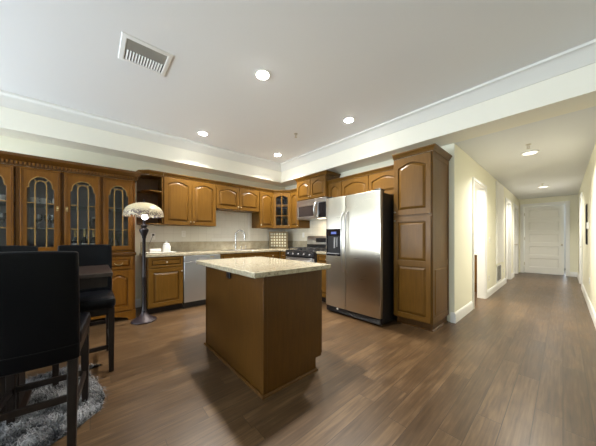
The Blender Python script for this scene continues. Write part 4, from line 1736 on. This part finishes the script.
while cnt < 15000:
    x, y = rr.uniform(-2.95, -1.7), rr.uniform(-1.26, .09)
    if not inside(x, y) or (y < -.8 and rr.random() < .6):
        continue
    cnt += 1
    a_ = rr.gauss(-.6, .9)
    ln = rr.uniform(.025, .055)
    h = rr.uniform(.012, .034)
    dx, dy = math.cos(a_) * ln, math.sin(a_) * ln
    wx, wy = -math.sin(a_) * .0028, math.cos(a_) * .0028
    z = .004
    vs = [fb.verts.new(p) for p in ((x - wx, y - wy, z), (x + wx, y + wy, z), (x + dx * .5 + wx * .8, y + dy * .5 + wy * .8, z + h), (x + dx * .5 - wx * .8, y + dy * .5 - wy * .8, z + h))]
    t = fb.verts.new((x + dx, y + dy, z + h * .8))
    fb.faces.new(vs)
    fb.faces.new((vs[3], vs[2], t))
m_ = bpy.data.meshes.new('pile')
bmesh.ops.translate(fb, verts=fb.verts, vec=(2.3, .5, 0))
fb.to_mesh(m_)
fb.free()
m_.materials.append(M['fur'])
po = bpy.data.objects.new('pile', m_)
COL.objects.link(po)
po.parent = r
po['kind'] = 'stuff'

# ------------------------------------------------------------------ ceiling things
def downlight(x, y, label, e=30):
    r = thing('recessed_light', label, 'ceiling light', (x, y, ZC - .006), 'recessed ceiling lights')
    mb = MB()
    n = 28
    pr = [(.088, ZC - .0005), (.09, ZC - .005), (.07, ZC - .009), (.062, ZC - .006), (.062, ZC - .0005)]
    mb.loops([[(x + a_ * math.cos(2 * PI * k / n), y + a_ * math.sin(2 * PI * k / n), z) for k in range(n)] for a_, z in pr], False, False)
    mb.build('trim_ring', 'white', r)
    MB().lathe([(.061, ZC - .004), (.058, ZC - .012), (.04, ZC - .018), (.012, ZC - .020)], (x, y, 0), 28).build('lens', 'can', r)
    light('recessed_light_beam', 'AREA', (x, y, ZC - .024), e, NEUT, (0, 0, 0), .12, spread=math.radians(118), shape='DISK')


downlight(-2.08, 1.34, 'bright round recessed ceiling light nearest to the ceiling vent')
downlight(-3.89, 1.36, 'small round recessed ceiling light above the left wall cabinets, mid-picture')
downlight(-2.05, 2.79, 'bright round recessed ceiling light above the refrigerator by the beam')
downlight(-3.88, 2.86, 'farthest round recessed ceiling light, above the kitchen corner')


def sprinkler(x, y, z, label):
    r = thing('sprinkler_head', label, 'sprinkler', (x, y, z), 'ceiling sprinklers')
    MB().lathe([(.03, -.0005), (.032, -.004), (.02, -.010), (.012, -.012), (.010, -.03)], (x, y, z), 18).build('escutcheon', 'nickel', r)
    MB().cyl((x - .012, y, z - .03), (x - .004, y, z - .055), .003, 8).cyl((x + .012, y, z - .03), (x + .004, y, z - .055), .003, 8).build('frame_arm', 'nickel', r)
    MB().lathe([(.020, -.055), (.022, -.058), (.004, -.060)], (x, y, z), 16).build('deflector', 'nickel', r)


sprinkler(-2.90, 2.51, ZC, 'small sprinkler head on the kitchen ceiling between recessed lights')
sprinkler(-.32, 4.58, ZS, 'small sprinkler head on hallway ceiling just before the first light')
sprinkler(-.33, 8.15, ZS, 'small distant sprinkler head on hallway ceiling near the far light')


def hall_light(x, y, label, e):
    r = thing('flush_light', label, 'ceiling light', (x, y, ZS), 'hallway ceiling lights')
    MB().lathe([(.10, -.0005), (.105, -.01), (.09, -.016)], (x, y, ZS), 24).build('trim_ring', 'white', r)
    MB().lathe([(.085, -.014), (.07, -.022), (.02, -.026)], (x, y, ZS), 24).build('lens', 'hallglow', r)
    light('hall_light_beam', 'AREA', (x, y, ZS - .035), e, (1, .95, .84), (0, 0, 0), .16, spread=math.radians(140), shape='DISK')


hall_light(-.335, 5.02, 'nearer flush ceiling light in the hallway', 32)
hall_light(-.33, 8.6, 'farther flush ceiling light in the hallway near the end door', 31)

# kitchen ceiling vent
vx0, vx1, vy0, vy1 = -2.79, -2.41, .185, .575
r = thing('ceiling_vent', 'white rectangular air vent with angled slats on the kitchen ceiling', 'vent', ((vx0 + vx1) / 2, (vy0 + vy1) / 2, ZC))
mb = MB()
o_ = [(vx0, vy0), (vx1, vy0), (vx1, vy1), (vx0, vy1)]
def ins(k):
    return [(vx0 + k, vy0 + k), (vx1 - k, vy0 + k), (vx1 - k, vy1 - k), (vx0 + k, vy1 - k)]
mb.loops([[(x, y, z) for x, y in ins(k)] for k, z in ((0, ZC - .0005), (.004, ZC - .008), (.035, ZC - .014), (.042, ZC - .010), (.042, ZC - .0005))], False, False)
mb.build('frame', 'vent', r, .001)
MB().box(vx0 + .042, vx1 - .042, vy0 + .042, vy1 - .042, ZC - .002, ZC - .0006).build('duct', 'duct', r)
for k in range(8):
    x = vx1 - .052 - k * .0165
    MB().loops([[(x, vy0 + .043, ZC - .003), (x - .013, vy0 + .043, ZC - .013), (x - .0145, vy0 + .043, ZC - .0125), (x - .0015, vy0 + .043, ZC - .0025)],
                [(x, vy1 - .043, ZC - .003), (x - .013, vy1 - .043, ZC - .013), (x - .0145, vy1 - .043, ZC - .0125), (x - .0015, vy1 - .043, ZC - .0025)]]).build('slat', 'ventd', r)
xm = vx1 - .052 - 8 * .0165
for k in range(13):
    y = vy0 + .05 + k * .0225
    MB().loops([[(vx0 + .043, y, ZC - .003), (vx0 + .043, y + .013, ZC - .013), (vx0 + .043, y + .0155, ZC - .0125), (vx0 + .043, y + .0025, ZC - .0025)],
                [(xm, y, ZC - .003), (xm, y + .013, ZC - .013), (xm, y + .0155, ZC - .0125), (xm, y + .0025, ZC - .0025)]]).build('slat', 'vent', r)

# ------------------------------------------------------------------ hallway things
r = thing('closet_panel', 'tall white closet panel on the left hallway wall above the return vent', 'panel', (XH, 7.16, .60))
MB().box(XH + .0005, XH + .03, 6.80, 7.55, .60, 2.36).build('slab', 'door', r, .004)
mb = MB()
for s0, s1, q0, q1 in ((6.72, 6.80, .58, 2.44), (7.55, 7.63, .58, 2.44), (6.80, 7.55, 2.36, 2.44)):
    mb.box(XH + .0005, XH + .022, s0, s1, q0, q1)
mb.build('casing', 'white', r, .003)
r = thing('return_vent', 'louvered return air grille low on the left hallway wall', 'vent', (XH, 7.08, .13))
mb = MB((( XH + .0005, 6.82, .155), RX, NX))
mb.ringuz(outline(0, .56, 0, .40), outline(.03, .53, .03, .37), 0, .012)
mb.build('frame', 'vent', r, .002)
MB(((XH + .0005, 6.82, .155), RX, NX)).box(.03, .53, .0, .002, .03, .37).build('duct', 'duct', r)
for k in range(12):
    z = .155 + .04 + k * .0275
    MB().box(XH + .003, XH + .011, 6.851, 7.349, z, z + .010).build('slat', 'ventd', r)
r = thing('wall_picture', 'tall dark framed picture seen edge-on on the right hallway wall', 'picture', (XR, 6.85, 1.04))
frT = ((XR - .0005, 6.6, 1.05), (0, 1), (-1, 0))
MB(frT).ringuz(outline(.14, .36, 0, .74), outline(.16, .34, .02, .72), 0, .016).build('frame', 'espresso', r, .003)
MB(frT).box(.16, .34, .0, .008, .02, .72).build('print', 'picture', r)
r = thing('thermostat', 'small white thermostat on the right hallway wall just before the picture', 'thermostat', (XR, 6.45, 1.33))
MB().box(XR - .024, XR - .0005, 6.40, 6.50, 1.33, 1.44).build('housing', 'white', r, .006)
MB().box(XR - .0255, XR - .024, 6.425, 6.475, 1.385, 1.42).build('display', 'grey', r)

# bathroom vanity glimpsed through the first doorway
root = thing('bathroom_vanity', 'wooden vanity glimpsed through the bright hallway doorway', 'cabinet', (-1.5, 6.3, 0))
MB().box(-1.75, -1.14, 6.25, 6.85, .0, .80).build('body', 'cab', root, .003)
MB().box(-1.78, -1.13, 6.22, 6.86, .801, .83).build('top', 'porcelain', root, .004)
frV = ((-1.75, 6.25, 0), RY, NY)
cab_door(root, frV, .01, .30, .1, .76, 'cab', knob=(.27, .62))
cab_door(root, frV, .31, .60, .1, .76, 'cab', knob=(.34, .62))
